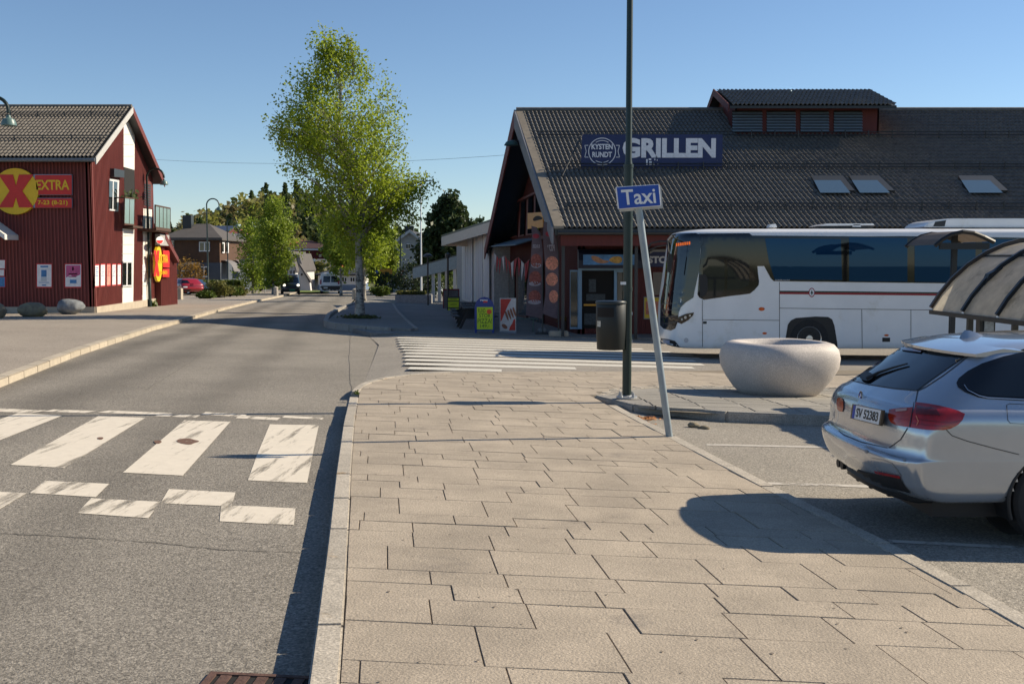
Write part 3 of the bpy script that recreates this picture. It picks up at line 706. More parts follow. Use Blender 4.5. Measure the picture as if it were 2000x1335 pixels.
# verge flashing + barge boards
MB().prism([E0+Vector((-.02,-.05,.0)),RG+Vector((-.02,0,.0)),RG+Vector((.3,0,0)),E0+Vector((.3,-.05,0))],(0,0,.09)).build('verge_cap',M('verge_tile',(.2,.17,.13),.7,var=.2,scale=4),roof)
for a in (E0,EB):
    MB().prism([a+Vector((-.03,0,.06)),RG+Vector((-.03,0,.09)),RG+Vector((-.03,0,-.62)),a+Vector((-.03,0,-.5))],(-.06,0,0)).build('barge_board',m_grey if a is E0 else m_red,roof)
MB().tube([E0+Vector((.1,-.08,-.12)),E0+Vector((XL,-.08,-.12))],.085,8).build('gutter',m_dark,roof)
MB().box(E0.x+.2,E0.x+XL,34.62,34.7,2.1,2.5).build('fascia',m_dkred,roof)
for tt in (.12,.43,.72):
    q=E0+slope*tt+Vector((0,-.03,.13));s=MB()
    for dz in (.03,.14): s.tube([q+Vector((.5,0,dz)),q+Vector((XL,0,dz))],.018,5)
    for k in range(36): s.bar(q+Vector((.6+.9*k,0,-.12)),q+Vector((.6+.9*k,0,.2)),.035,.05,(0,1,0))
    s.build('snow_guard',m_dark,roof)
# roof vent housing
vt=MB();FY=42.15;zr=lambda y:E0.z+(y-34.5)*slope.z/slope.y
vx0,vx1=8.65,14.2
for (y0,y1) in ((FY,FY+.1),):
    vt.prism([(vx0,FY,zr(FY)-.1),(vx1,FY,zr(FY)-.1),(vx1,FY,7.6),(vx0,FY,7.6)],(0,.1,0))
for x in (vx0,vx1): vt.prism([(x,FY,zr(FY)-.1),(x,46.5,zr(FY)-.1),(x,46.5,7.75),(x,44.7,8.45),(x,FY,7.6)],(.06 if x==vx0 else -.06,0,0))
hs=vt.build('vent_housing',m_dkred,roof)
for k,(a,c) in enumerate(((1430,1488),(1497,1553),(1563,1618),(1628,1683))):
    panel('louvre_back',rect(a,216,c,259),(0,FY,0),NF,m_int,hs,.002,.01)
    for j in range(7):
        y=219+j*5.7;p=pxpoly(rect(a,y,c,y+3.6),(0,FY,0),NF,.0);MB().add([p[0]+Vector((0,-.02,0)),p[1]+Vector((0,-.02,0)),p[2]+Vector((0,-.13,0)),p[3]+Vector((0,-.13,0))],[(0,1,2,3)]).add([p[0]+Vector((0,-.02,-.02)),p[1]+Vector((0,-.02,-.02)),p[2]+Vector((0,-.13,-.02)),p[3]+Vector((0,-.13,-.02))],[(0,1,2,3)]).build('slat',M('louvre_slat',(.24,.3,.36),.5,var=.1),hs)
ve=Vector((8.3,41.5,7.5));vr=Vector((8.3,44.7,8.55));vb_=Vector((8.3,47.2,7.62));VL=Vector((6.35,0,0))
v=MB();v.prism([ve,vr,vr+VL,ve+VL],(0,0,-.1));v.prism([vr,vb_,vb_+VL,vr+VL],(0,0,-.1));vroof=v.build('vent_roof',m_dark,roof)
tile_roof(vroof,ve+Vector((.05,0,.0)),Vector((1,0,0)),vr-ve,19,7,m_tile,0,lambda p:p.x)
v=MB();v.prism([ve+Vector((-.02,0,.06)),vr+Vector((-.02,0,.08)),vr+Vector((-.02,0,-.2)),ve+Vector((-.02,0,-.22))],(-.04,0,0));v.prism([vb_+Vector((-.02,0,.06)),vr+Vector((-.02,0,.08)),vr+Vector((-.02,0,-.2)),vb_+Vector((-.02,0,-.22))],(-.04,0,0));v.build('vent_barge',m_dkred,vroof)
# skylights
rn=Vector((1,0,0)).cross(slope).normalized()
for q in ([(1583,350),(1645,350),(1668,379),(1598,379)],[(1657,350),(1716,350),(1746,379),(1676,379)],[(1870,350),(1936,350),(1967,379),(1889,379)]):
    s=panel('skylight',[(p[0],p[1]) for p in q],E0,rn,m_dark,roof,.02,.14);panel('pane',inset(q,.16),E0,rn,glassy('skylight_glass',(.06,.1,.14),.08),s,.162,.01)
# roof sign
gs=thing('roof_sign',(5,39,4.9),'large blue GRILLEN sign board standing on the tiled roof','sign');SP=(0,39.0,0)
m_navy=M('navy_board',(.004,.016,.09),.45,var=.1,scale=2);m_ltr=M('sign_letter',(.72,.72,.76),.6,var=.12,scale=12)
panel('board',[(1137,263),(1411,263),(1410,331),(1134,330)],SP,NF,m_navy,gs,.0,.06)
sgf=MB()
for px in (1160,1270,1390):
    sgf=MB();a=at(px,322,39.1);sgf.bar(a,a+Vector((0,2.4,.1)),.06,.06);sgf.bar(a+Vector((0,0,-.75)),a+Vector((0,.02,1.1)),.06,.06,(0,1,0));sgf.build('support',m_dark,gs)
a=at(1137,262,39.1);MB().tube([a,Vector((E0.x+.4,38.1,4.6))],.03,6).build('stay',m_dark,gs)
c=onplane(1307,289,Vector((0,38.93,0)),NF);text('lettering','GRILLEN',1.02,m_ltr,gs,frame(c,(1,0,0),(0,0,1)),.05,.004,fit=(180/53.9,38/53.9))
c=onplane(1176,286.5,Vector((0,38.93,0)),NF);text('lettering','KYSTEN',.31,m_ltr,gs,frame(c,(1,0,0),(0,0,1)),.01,.004,fit=(41/53.9,10.5/53.9))
c=onplane(1176,302,Vector((0,38.93,0)),NF);text('lettering','RUNDT',.31,m_ltr,gs,frame(c,(1,0,0),(0,0,1)),.01,.004,fit=(38/53.9,10.5/53.9))
def ring2(c,r,wd,a0=0,a1=360,n=48): 
    mb=MB();vs=[]
    for k in range(n+1):
        a=R(a0+(a1-a0)*k/n)
        for rr_ in (r-wd,r): vs.append(onplane(c[0]+rr_*math.cos(a),c[1]+rr_*math.sin(a),Vector((0,38.932,0)),NF))
    return mb.add(vs,[(2*k,2*k+1,2*k+3,2*k+2) for k in range(n)])
ring2((1176,296),27,1.5).build('emblem_ring',m_ltr,gs);ring2((1176,296),22,1.2,55,125,16).build('emblem_arc',m_ltr,gs);ring2((1176,296),22,1.2,235,305,16).build('emblem_arc',m_ltr,gs)
for s_ in (-1,1):
    pts=[(1176+s_*27,284),(1176+s_*34,284),(1176+s_*31,295.5),(1176+s_*34,307),(1176+s_*27,307)];rb_=MB()
    for a,c in zip(pts,pts[1:]):
        rb_.bar(onplane(*a,Vector((0,38.932,0)),NF),onplane(*c,Vector((0,38.932,0)),NF),.022,.004,(0,1,0))
    rb_.build('emblem_ribbon',m_ltr,gs)
for q in (rect(1262,311,1265,322),rect(1267,309.5,1272,313),rect(1268,315,1273,322),rect(1275,318,1278,322),rect(1278,310,1280,313),rect(1283,311,1284,314),rect(1284,319,1286,321)): panel('paint_remnant',q,SP,NF,m_ltr,gs,.061,.003)
# walls
WY=36.9;gz2=g(4,36.9);W0=Vector((2.25,WY,0))
w=MB();w.box(W0.x,XL,WY,WY+.25,gz2-.3,2.75)
PG=DG;GN=Vector((-DG.y,DG.x,0))            # gable outward normal (towards street)
ga=W0;gb_=W0+PG*21.6;grd=W0+PG*(44.7-WY)/PG.y
def rz_g(Y): return (E0.z+(Y-34.5)*slope.z/slope.y if Y<44.7 else RG.z+(Y-44.7)*(EB.z-RG.z)/(58.3-44.7))-.25
w.prism([(ga.x,ga.y,gz2-.3),(gb_.x,gb_.y,gz2-.8),(gb_.x,gb_.y,rz_g(gb_.y)),(grd.x,grd.y,rz_g(44.7)),(ga.x,ga.y,rz_g(ga.y))],(.25,0,0))
w.build('wall',m_dkred,gr)
bt=MB();x=W0.x+.1
while x<16: bt.box(x,x+.05,WY-.025,WY+.01,gz2-.1,2.6);x+=.15
t=.1
while t<20:
    p=ga+PG*t;bt.prism([p+Vector((0,0,gz2)),p+PG*.05+Vector((0,0,gz2)),p+PG*.05+Vector((0,0,rz_g(p.y)-.02)),p+Vector((0,0,rz_g(p.y)-.02))],GN*.025);t+=.16
o=bt.build('batten_field',m_dkred,gr);o['kind']='stuff'
FW=(0,WY,0)
# shop front
m_refl=glassy('shop_glass',(.05,.055,.045),.06)
pl=MB();pl.box(W0.x+.3,XL,WY-1.9,WY,gz2-.4,g(4,35)+.02);pl.build('step',m_apron,gr)
panel('door_shade_panel',rect(1137,524,1203,641),FW,NF,m_int,gr,.026,.01)  # flat sheet, the shade inside the doorway put into its near-black colour
df=MB()
for r in ((1129,522,1136,642),(1136,522,1222,528),(1199,528,1204,642)): df.prism(pxpoly(rect(*r),FW,NF,.03),NF*.12)
df.build('door_frame',m_blueframe,gr)
window(rect(1113,527,1129,642),FW,NF,gr,m_blueframe,m_refl,.12,.03,0,.03);window(rect(1204,528,1221,642),FW,NF,gr,m_blueframe,m_refl,.12,.03,0,.03)
panel('push_bar',rect(1140,593.5,1199,597),FW,NF,M('brass_bar',(.7,.32,.02),.35,var=.05),gr,.1,.05)
for r in ((1145,574,1182,587),(1141,612,1186,634),(1150,545,1164,570)): MB().prism(pxpoly(rect(*r),FW,NF,.037),NF*.02).build('counter',M('counter',(.045,.055,.06),.6,var=.4,scale=14),gr)
aw=MB();prof=[(0,.02),(.35,.0),(.62,-.12),(.72,-.35),(.72,-.62),(0,-.62)]
a0=at(1128,488,WY);a1=at(1262,488,WY)
aw.prism([(a0.x,WY-y,a0.z+z) for y,z in prof],(a1.x-a0.x,0,0));aw.build('door_awning',M('awning_navy',(.012,.014,.03),.6),gr)
ab=at(1139,497,WY-.725);ac=at(1240,517,WY-.725)
fs_=thing('food_sign',(ab.x,WY-.73,ac.z),'light blue box sign with pictures of a sausage and fries above shop door','sign')
MB().box(ab.x,ac.x,WY-.76,WY-.724,ac.z,ab.z).build('face',M('food_blue',(.06,.2,.42),.4,var=.35,scale=4),fs_)
FQ=(0,WY-.762,0)
panel('food_picture',chaikin([(1153,499),(1166,500),(1178,508),(1190,509),(1188,513),(1172,515),(1158,509)]),FQ,NF,M('sausage_print',(.42,.2,.1),.5,var=.3,scale=9),fs_,0,.006)
panel('food_picture',chaikin([(1187,507),(1200,500),(1214,501),(1216,510),(1208,515),(1196,513)]),FQ,NF,M('fries_print',(.5,.27,.05),.5,var=.5,scale=14),fs_,0,.007)
ks=thing('kiosk_sign',at(1247,521,WY-.1),'navy STORKIOSK board on the dark red shop wall behind the bus','sign')
panel('board',[(1247,521),(1247,497),(1262,497),(1276,489),(1480,489),(1480,521)],FW,NF,m_navy,ks,.03,.1)
ed=MB();pp=pxpoly([(1262,497),(1276,489),(1480,489)],FW,NF,.14);ed.tube(pp,.05,6);ed.build('edge_trim',M('trim_grey',(.35,.35,.36),.5),ks)
c=onplane(1266,507,Vector((0,WY-.135,0)),NF);text('lettering','STORKIOSK',.42,m_ltr,ks,frame(c,(1,0,0),(0,0,1)),.02,.004,align='LEFT',fit=(106/57.,14/57.))
window(rect(1274,529,1345,578),FW,NF,gr,m_dkred,m_glass,.06,.05,1,.03)
py=thing('yellow_poster',at(1257,623,WY),'yellow and red offer poster on the dark red wall beside the bus front','poster')
panel('frame',rect(1257,579,1293,623),FW,NF,m_grey,py,.03,.03);panel('sheet',rect(1258.5,581,1291.5,621),FW,NF,M('poster_yellow',(.62,.42,.03),.6,var=.1),py,.06,.004);panel('print',rect(1261,588,1289,614),FW,NF,M('poster_mix',(.5,.16,.09),.6,var=.6,scale=25),py,.065,.003)
for px in (1100,1243): MB().bar(at(px,462,34.9),Vector((at(px,462,34.9).x,34.9,g(at(px,462,34.9).x,34.9))),.1,.1,(0,1,0)).build('post',m_dark,gr)
# gable front: glazing, beams, lower bays
GP=W0
for q in ([(997,399),(1013,393),(1011,462),(993,467)],[(1017,387),(1027,383),(1025,460),(1014,463)],[(1031,382),(1041,378),(1041,458),(1029,460)],[(1045,376),(1054,402),(1053,455),(1045,456)]):
    window(q,GP,GN,gr,m_dkred,m_glass,.16,.04,0,.03)
for q in ([(985,405),(1062,370),(1062,374),(985,410)],[(962,482),(1080,458),(1080,464),(962,489)],[(1008,245),(1013,245),(1013,392),(1008,394)]): panel('beam',q,GP,GN,m_dkred,gr,.03,.18)
for k,q in enumerate(([(975,530),(990,526),(990,590),(975,592)],[(993,524),(1006,521),(1006,612),(993,608)],[(1010,520),(1030,515),(1030,622),(1010,616)],[(1034,514),(1062,508),(1062,640),(1034,628)])):
    window(q,GP,GN,gr,m_brown,m_refl if k<2 else m_glass,.14,.03,1 if k>2 else 0,.03)
q=pxpoly([(985,470),(1052,463),(1052,475),(985,482)],GP,GN,.05);MB().prism([q[0],q[1],q[1]+GN*1.0+Vector((0,0,-.3)),q[0]+GN*1.0+Vector((0,0,-.3))],(0,0,-.05)).build('street_awning',M('awning_blue',(.09,.16,.22),.7,var=.1),gr)
# gable lamp
gl=thing('gable_lamp',at(1010,283,43.2),'green dome lamp on a short arm at the peak of the gable','lamp');c=at(999,284,43.0)
MB().lathe([(.0,.2),(.12,.19),(.22,.13),(.29,.02),(.3,0),(.25,-.01)],c,20).build('dome',M('lamp_green',(.03,.075,.065),.4,var=.1),gl,smooth=True)
MB().tube([c+Vector((0,0,.17)),c+Vector((.35,.2,.17)),c+Vector((1.9,1.0,.17))],.05,6).build('arm',m_dark,gl)
# orange goods sign in the gable
og=thing('orange_sign',onplane(1047,447,GP+GN*.6,GN),'orange sign with black animal shape fixed on the gable front','sign')
panel('board',[(1033,416),(1063,414),(1063,444),(1033,447)],GP,GN,M('sign_orange',(.62,.24,.01),.5,var=.06),og,.55,.06);panel('silhouette',chaikin([(1040,428),(1047,421),(1056,422),(1061,428),(1050,430),(1043,432)]),GP,GN,m_int,og,.612,.006)
a=onplane(1060,418,GP,GN);MB().tube([a,a+GN*.6],.03,5).build('bracket',m_dark,og)
# bunting along the gable
bq=[(966,500),(975,512),(986,505),(998,520),(1012,508),(1025,522),(1035,512)]
bu=thing('bunting',onplane(1000,530,GP+GN*.9,GN),'string of red and white cloth bunting along the gable front','bunting')
st=[onplane(x,y-6,GP+GN*.9,GN) for x,y in bq];MB().tube(st,.012,4).build('string',m_dark,bu)
m_cr=M('bunting_red',(.4,.02,.025),.8,var=.2,trans=.2);m_cw=M('bunting_white',(.6,.58,.58),.8,var=.1,trans=.2)
for i in range(12):
    t=i/12*(len(st)-1);a=st[int(t)].lerp(st[int(t)+1],t%1);t2=(i+.8)/12*(len(st)-1);c=st[int(t2)].lerp(st[min(int(t2)+1,len(st)-1)],t2%1)
    dz=Vector((random.uniform(-.1,.1),random.uniform(-.2,.2),-.62));MB().prism([a,c,c*.5+a*.5+dz+Vector((0,0,-.15)),a*.7+c*.3+dz*.8],GN*.01).build('flag',m_cr if i%3 else m_cw,bu)
# ---------------------------------------------------------------- low pale building with canopy
lb0=Vector((-.95,57.,0));lb1=Vector((-3.75,73.,0));ld=(lb1-lb0).normalized();ln=Vector((-ld.y,ld.x,0));lz=g(-2,60)
lb=thing('pale_low_building',(lb0.x,lb0.y,lz),'low building with rough stone wall, pale upright panels and sloping white roof edge','building')
m_rough=M('rough_render',(.34,.33,.32),.9,var=.25,scale=9,bump=.6,bscale=12);m_pale=M('pale_panel',(.5,.5,.52),.6,var=.08,scale=2,stretch=(6,6,.3))
w=MB();w.prism([lb0+Vector((0,0,lz-.4)),lb1+Vector((0,0,lz-.9)),lb1+Vector((0,0,2.6)),lb0+Vector((0,0,3.45))],(7,0,0));w.build('wall',m_rough,lb)
for a,c in ((905,925),(928,944),(946,957)):
    f=panel('panel_bay',[(a,447+(957-a)*.12),(c,447+(957-c)*.12),(c,604-(957-c)*.35),(a,603-(957-a)*.35)],lb0,ln,M('bay_frame',(.55,.53,.5),.6),lb,.02,.1)
    for k in range(4):
        x0=a+1+(c-a-2)*k/4;x1=a+1+(c-a-2)*(k+.86)/4;panel('panel_board',[(x0,449+(957-a)*.12),(x1,449+(957-a)*.12),(x1,601-(957-x0)*.36),(x0,601-(957-x0)*.36)],lb0,ln,m_pale,f,.12,.03)
e0=at(957,433,56.);e1=at(862,463,68.);ez=Vector((0,0,-.55))
rfb=MB();rfb.prism([e0,e1,e1+Vector((9,1,.4)),e0+Vector((9,1,.4))],(0,0,.12));rf2=rfb.build('roof',m_dark,lb)
MB().prism([e0,e1,e1+ez,e0+ez],(.1,0,0)).build('fascia',M('fascia_pale',(.5,.46,.4),.6,var=.1),rf2);MB().prism([e1,e1+Vector((2.2,-2,0)),e1+Vector((2.2,-2,-.62)),e1+ez],(0,.1,0)).build('fascia',M('fascia_front',(.5,.46,.4),.6),rf2)
ca0=at(937,487,74.);ca1=at(806,524,80.);cn=thing('walkway_canopy',(ca1.x,ca1.y,g(ca1.x,ca1.y)),'grey covered walkway canopy with sloping fascia on slim columns','canopy')
MB().prism([ca0,ca1,ca1+Vector((5,3,.3)),ca0+Vector((5,3,.3))],(0,0,.1)).build('roof',m_dark,cn);MB().prism([ca0,ca1,ca1+Vector((0,0,-.75)),ca0+Vector((0,0,-.95))],(.1,.05,0)).build('fascia',M('fascia_blue',(.23,.27,.3),.6,var=.15),cn)
for px,Y in ((846,78.5),(858,78.),(888,76.5),(872,82)):
    a=at(px,530,Y);MB().bar(Vector((a.x,Y,g(a.x,Y))),Vector((a.x,Y,a.z+.3)),.22,.22,(0,1,0)).build('column',m_pale,cn)
# ---------------------------------------------------------------- vehicles
def cat(p0,p1,p2,p3,t): return .5*((2*p1)+(-p0+p2)*t+(2*p0-5*p1+4*p2-p3)*t*t+(-p0+3*p1-3*p2+p3)*t**3)
def refine(A,n,axis):
    A=np.moveaxis(A,axis,0);m=len(A);out=[]
    for i in range(m-1):
        p0=A[max(i-1,0)];p1=A[i];p2=A[i+1];p3=A[min(i+2,m-1)]
        for k in range(n): out.append(cat(p0,p1,p2,p3,k/n))
    out.append(A[-1]);return np.moveaxis(np.array(out),0,axis)
def loft_levels(levels,nu=4,nv=4,zfun=None,ns=10):
    """levels: (z, rear x, rear bow, half width, front x, front bow). Rings run rear centre -> side -> front centre"""
    G=[]
    for z,r,b,W,xf,bf in levels:
        row=[]
        for yf,k in ((0,0),(.4,.06),(.7,.24),(.87,.5),(.955,.82)): row.append((r+b*k,yf*W))
        xa=r+b*1.35;xb=xf-bf*1.35
        for i in range(ns):
            t=i/(ns-1);row.append((xa+(xb-xa)*t,W*(1-.05*max(0,t-.75)/.25)))
        for yf,k in ((.955*.95,.82),(.87*.95,.5),(.7*.95,.24),(.4,.06),(0,0)): row.append((xf-bf*k,yf*W))
        G.append([(x,-y,zfun(x,z) if zfun else z) for x,y in row])
    A=refine(refine(np.array(G,float),nv,0),nu,1);return A
def grid_obj(name,A,Mx,mat,par,cut=None,smooth=True):
    n,m=A.shape[:2];V=[];fs=[];
    full=np.concatenate([A,(A*np.array([1,-1,1]))[:,::-1][:,1:-1]],axis=1);m2=full.shape[1]
    V=[tuple(Mx@Vector(p)) for p in full.reshape(-1,3)]
    for i in range(n-1):
        for j in range(m2):
            q=(i*m2+j,i*m2+(j+1)%m2,(i+1)*m2+(j+1)%m2,(i+1)*m2+j)
            if cut:
                c=(full[i,j]+full[i+1,(j+1)%m2])/2
                if cut(c): continue
            fs.append(q)
    me=bpy.data.meshes.new(name);o0=wloc(par);me.from_pydata([(p[0]-o0.x,p[1]-o0.y,p[2]-o0.z) for p in V],[],fs);me.update()
    bm=bmesh.new();bm.from_mesh(me);bmesh.ops.remove_doubles(bm,verts=bm.verts,dist=.0008);bmesh.ops.recalc_face_normals(bm,faces=bm.faces);bm.to_mesh(me);bm.free()
    return link(me,name,mat,par,smooth,angle=48)
m_tyre=M('tyre_rubber',(.018,.018,.019),.8,var=.15,scale=12);m_alloy=M('alloy',(.62,.62,.63),.28,metal=.9,var=.03);m_blk=M('black_plastic',(.014,.014,.015),.55,var=.1);m_gb=M('gloss_black',(.006,.006,.007),.06,var=0,spec=.7)
def wheel(par,c,ax,r,wd,rimr,spokes=5,steel=False):
    """ax: unit vector pointing outwards"""
    ax=Vector(ax).normalized();u=ax.orthogonal().normalized();v=ax.cross(u);u=Vector((ax.y,-ax.x,0)).normalized();v=Vector((0,0,1))
    Mx=Matrix((u,v,ax)).transposed().to_4x4();Mx.translation=Vector(c)
    def lath(prof,n=36):
        mb=MB();vs=[];m=len(prof);fs=[]
        for rr,z in prof:
            for k in range(n):
                a=2*math.pi*k/n;vs.append(Mx@Vector((rr*math.cos(a),rr*math.sin(a),z)))
        for i in range(m-1):
            for k in range(n): fs.append((i*n+k,i*n+(k+1)%n,(i+1)*n+(k+1)%n,(i+1)*n+k))
        return mb.add(vs,fs)
    w_=thing('tmp',c,'','');bpy.data.objects.remove(w_)
    wo=lath([(rimr*.98,wd*.42),(rimr*1.04,wd*.5),(r*.9,wd*.5),(r*.98,wd*.4),(r,wd*.2),(r,-wd*.3),(r*.95,-wd*.5),(rimr,-wd*.5)]).build('wheel',m_tyre,par,smooth=True)
    rim=lath([(rimr*1.03,wd*.5),(rimr*.97,wd*.46),(rimr*.93,wd*.36),(rimr*.92,-wd*.1),(0,-wd*.12)] if not steel else [(rimr*1.03,wd*.5),(rimr*.96,wd*.46),(rimr*.9,wd*.3),(rimr*.7,wd*.36),(rimr*.55,wd*.44),(rimr*.3,wd*.46),(rimr*.28,wd*.56),(0,wd*.57)]).build('rim',m_alloy if steel else m_alloy,wo,smooth=True)
    sp=MB()
    if not steel:
        for k in range(spokes):
            for s_ in (-1,1):
                a=2*math.pi*k/spokes+s_*.13;a2=2*math.pi*k/spokes+s_*.2
                p=Mx@Vector((rimr*.15*math.cos(a),rimr*.15*math.sin(a),wd*.36));q=Mx@Vector((rimr*.97*math.cos(a2),rimr*.97*math.sin(a2),wd*.42));sp.bar(p,q,.028*r/.32,.03,ax)
        sp.add(*[(lambda m:(m.v,m.f))(lath([(rimr*.2,wd*.3),(rimr*.2,wd*.42),(0,wd*.43)],16))][0])
        o=sp.build('spokes',m_alloy,wo);o['kind']='stuff'
    else:
        for k in range(10):
            a=2*math.pi*k/10;p=Mx@Vector((rimr*.58*math.cos(a),rimr*.58*math.sin(a),wd*.4));q=p+ax*.045
            MB().tube([p,q],.018,6).build('wheel_nut',m_blk,wo)
    return wo
LV_WAGON=[(.275,.34,.14,.74,4.3,.4),(.30,.17,.17,.85,4.5,.45),(.37,.06,.18,.89,4.58,.5),(.48,.0,.19,.905,4.62,.55),(.575,-.014,.19,.912,4.62,.55),(.605,.035,.175,.912,4.61,.55),(.66,.055,.17,.912,4.6,.55),(.78,.06,.18,.914,4.55,.6),(.865,.08,.2,.908,4.45,.7),(.915,.115,.22,.888,3.9,.6),(.945,.16,.23,.86,3.55,.45),(1.06,.32,.23,.80,3.2,.35),(1.19,.505,.19,.725,2.85,.3),(1.27,.62,.15,.66,2.65,.25),(1.315,.74,.12,.57,2.5,.2),(1.345,.92,.1,.40,2.35,.2),(1.355,1.05,.08,.0,2.2,.1)]
def wagon_z(x,z):
    if z>1.2: return z+.018*math.sin(min(max((x-.5)/2.2,0),1)*math.pi)*(z-1.2)/.15
    if .8<z<1.0 and x>3.2: return z-.17*min((x-3.2)/1.3,1)
    if .7<z<1: return z-.03*min(max((x-.6)/2.5,0),1)
    return z
def car_matrix(x,y,ang,z=None,sc=1):
    F_=Vector((math.cos(ang),math.sin(ang),0));Lf=Vector((-math.sin(ang),math.cos(ang),0));m=Matrix((F_,Lf,Vector((0,0,1)))).transposed().to_4x4()
    m.translation=(x,y,g(x,y) if z is None else z);return m
m_silver=M('silver_paint',(.42,.46,.51),.2,metal=.6,var=.04,scale=2,coat=.9)
X0,Y0=2.5,7.96;A0c=R(2.2);Mc=car_matrix(X0,Y0,A0c,g(2.9,7.4)-.03)
car=thing('parked_estate_car',Mc.translation,'silver estate car parked in the bay with its tail towards the pavement','car')
WXR,WXF=1.14,3.9
def wcut(c): return any((c[0]-wx)**2+(c[2]-.315)**2<.345**2 and abs(c[1])>.5 for wx in (WXR,WXF)) 
Aw=loft_levels(LV_WAGON,9,7,wagon_z);body=grid_obj('body',Aw,Mc,m_silver,car,wcut)
bv=bvh_of(body)
ax_n=(Mc.to_3x3()@Vector((0,-1,0)));ax_f=-ax_n
for wx in (WXR,WXF):
    for s_ in (-1,1):
        wheel(car,Mc@Vector((wx,.785*s_,.315)),Mc.to_3x3()@Vector((0,s_,0)),.315,.22,.228)
    wl=MB();vs=[];n=20
    for k in range(n+1):
        a=math.pi*k/n*1.24-.12*math.pi;
        for y in (-.9,-.45): vs.append(Mc@Vector((wx+.362*math.cos(a),y,.315+.362*math.sin(a))))
    wl.add(vs,[(2*k,2*k+1,2*k+3,2*k+2) for k in range(n)]);wl.add([Mc@Vector((wx+.36*math.cos(2*math.pi*k/24),-.46,.315+.36*math.sin(2*math.pi*k/24))) for k in range(24)],[tuple(range(24))]).build('wheel_well',m_blk,car)
    lp=[Mc@Vector((wx+.352*math.cos(a),-.9,.315+.352*math.sin(a))) for a in np.linspace(-.35,math.pi+.35,26)]
    MB().tube(lp,.013,6).build('arch_lip',m_blk,car,smooth=True)
un=MB();un.box(.35,4.2,-.72,.72,.17,.3,Mc);un.build('underbody',m_blk,car)
m_cglass=glassy('car_glass',(.006,.008,.011),.015,.7)
def z8(x,y): return (1580+x/2.902,620+y/2.902)
m_seam=M('panel_gap',(.03,.03,.032),.6,var=0)
def line_decal(pts,wd,name,mat,par,bvh_,off=.004):
    L=[];Rr=[]
    for i,p in enumerate(pts):
        a=pts[max(i-1,0)];c=pts[min(i+1,len(pts)-1)];dx,dy=c[0]-a[0],c[1]-a[1];l=math.hypot(dx,dy) or 1;nx,ny=-dy/l*wd/2,dx/l*wd/2;L.append((p[0]+nx,p[1]+ny));Rr.append((p[0]-nx,p[1]-ny))
    return decal(name,L+Rr[::-1],bvh_,mat,par,off,10)
def zz(pts): return [z8(*p) for p in pts]
decal('rear_window',zz([(212,350),(255,302),(330,245),(430,190),(470,166),(640,186),(800,210),(890,222),(800,280),(700,350),(640,395),(612,414),(480,402),(330,378)]),bv,m_cglass,car,.006,8)
decal('side_window',zz([(836,372),(850,345),(900,305),(980,262),(1100,222),(1260,186),(1500,160),(1500,480),(1260,472),(1100,464),(960,452),(880,420),(845,395)]),bv,m_gb,car,.005,8)
decal('side_pane',zz([(884,378),(930,328),(1010,285),(1110,250),(1260,214),(1500,190),(1500,462),(1260,454),(1100,448),(980,440),(905,410)]),bv,m_cglass,car,.009,8)
line_decal(zz([(880,385),(900,415),(960,445),(1010,456),(1219,467),(1400,472)]),1.6,'chrome_strip',m_alloy,car,bv,.012)
m_tl=M('tail_light_red',(.3,.008,.008),.08,var=.3,scale=14,coat=.6,spec=.6);m_tl2=M('tail_light_dark',(.12,.008,.006),.08,var=.3,scale=14,coat=.6)
decal('tail_light',zz([(607,482),(670,490),(735,501),(800,517),(850,533),(882,546),(868,580),(840,608),(800,628),(760,636),(700,637),(640,632),(575,622),(585,560),(598,520)]),bv,m_tl,car,.008,6)
decal('tail_light',zz([(458,522),(520,515),(592,510),(580,570),(570,621),(500,610),(470,596),(457,575),(453,550)]),bv,M('tail_light_orange',(.36,.03,.01),.08,var=.3,scale=14,coat=.6),car,.007,6)
decal('tail_light_band',zz([(612,505),(720,520),(745,560),(610,552)]),bv,m_tl2,car,.011,8)
for pts in ([(600,575),(700,590),(800,596),(862,585)],[(592,600),(690,613),(790,616)]): line_decal(zz(pts),1.0,'lamp_rib',m_tl2,car,bv,.012)
line_decal(zz([(600,485),(590,540),(578,622)]),1.6,'lamp_split',m_gb,car,bv,.012)
line_decal(zz([(470,565),(520,575),(572,580)]),1.2,'lamp_rib',m_tl,car,bv,.012)
line_decal(zz([(612,560),(625,590),(615,612)]),1.6,'lamp_bulb',M('lamp_bulb',(.6,.2,.12),.15,var=.2),car,bv,.013)
decal('tail_light_band',zz([(495,523),(560,518),(556,532),(498,536)]),bv,M('lamp_clear',(.5,.3,.25),.15,var=.1),car,.01,6)
decal('tail_light',chaikin(zz([(166,452),(200,458),(200,535),(168,528),(160,490)]),1),bv,M('tail_light_far',(.4,.06,.03),.1,var=.2),car,.008,6)
for pts in ([(618,412),(604,482)],[(900,222),(850,262),(760,330),(660,395),(618,414)],[(168,640),(200,665),(300,705),(445,738)],[(776,632),(810,668),(900,700),(1050,740),(1190,775)],[(455,738),(520,690),(560,625)]):
    line_decal(zz(pts),1.6,'panel_gap',m_seam,car,bv,.003)
fl=zz([(1120,495),(1135,488),(1240,492),(1240,602),(1140,598),(1126,580)]);line_decal(fl+[fl[0]],1.0,'fuel_flap_gap',m_seam,car,bv,.003)
decal('bumper_valance',zz([(82,690),(92,740),(102,792),(200,835),(300,868),(360,880),(520,905),(545,950),(580,992),(420,950),(330,925),(240,905),(160,880),(112,866),(104,820),(84,745)]),bv,m_blk,car,.006,8)
decal('reflector',zz([(375,864),(520,893),(524,908),(385,880)]),bv,m_tl,car,.012,8)
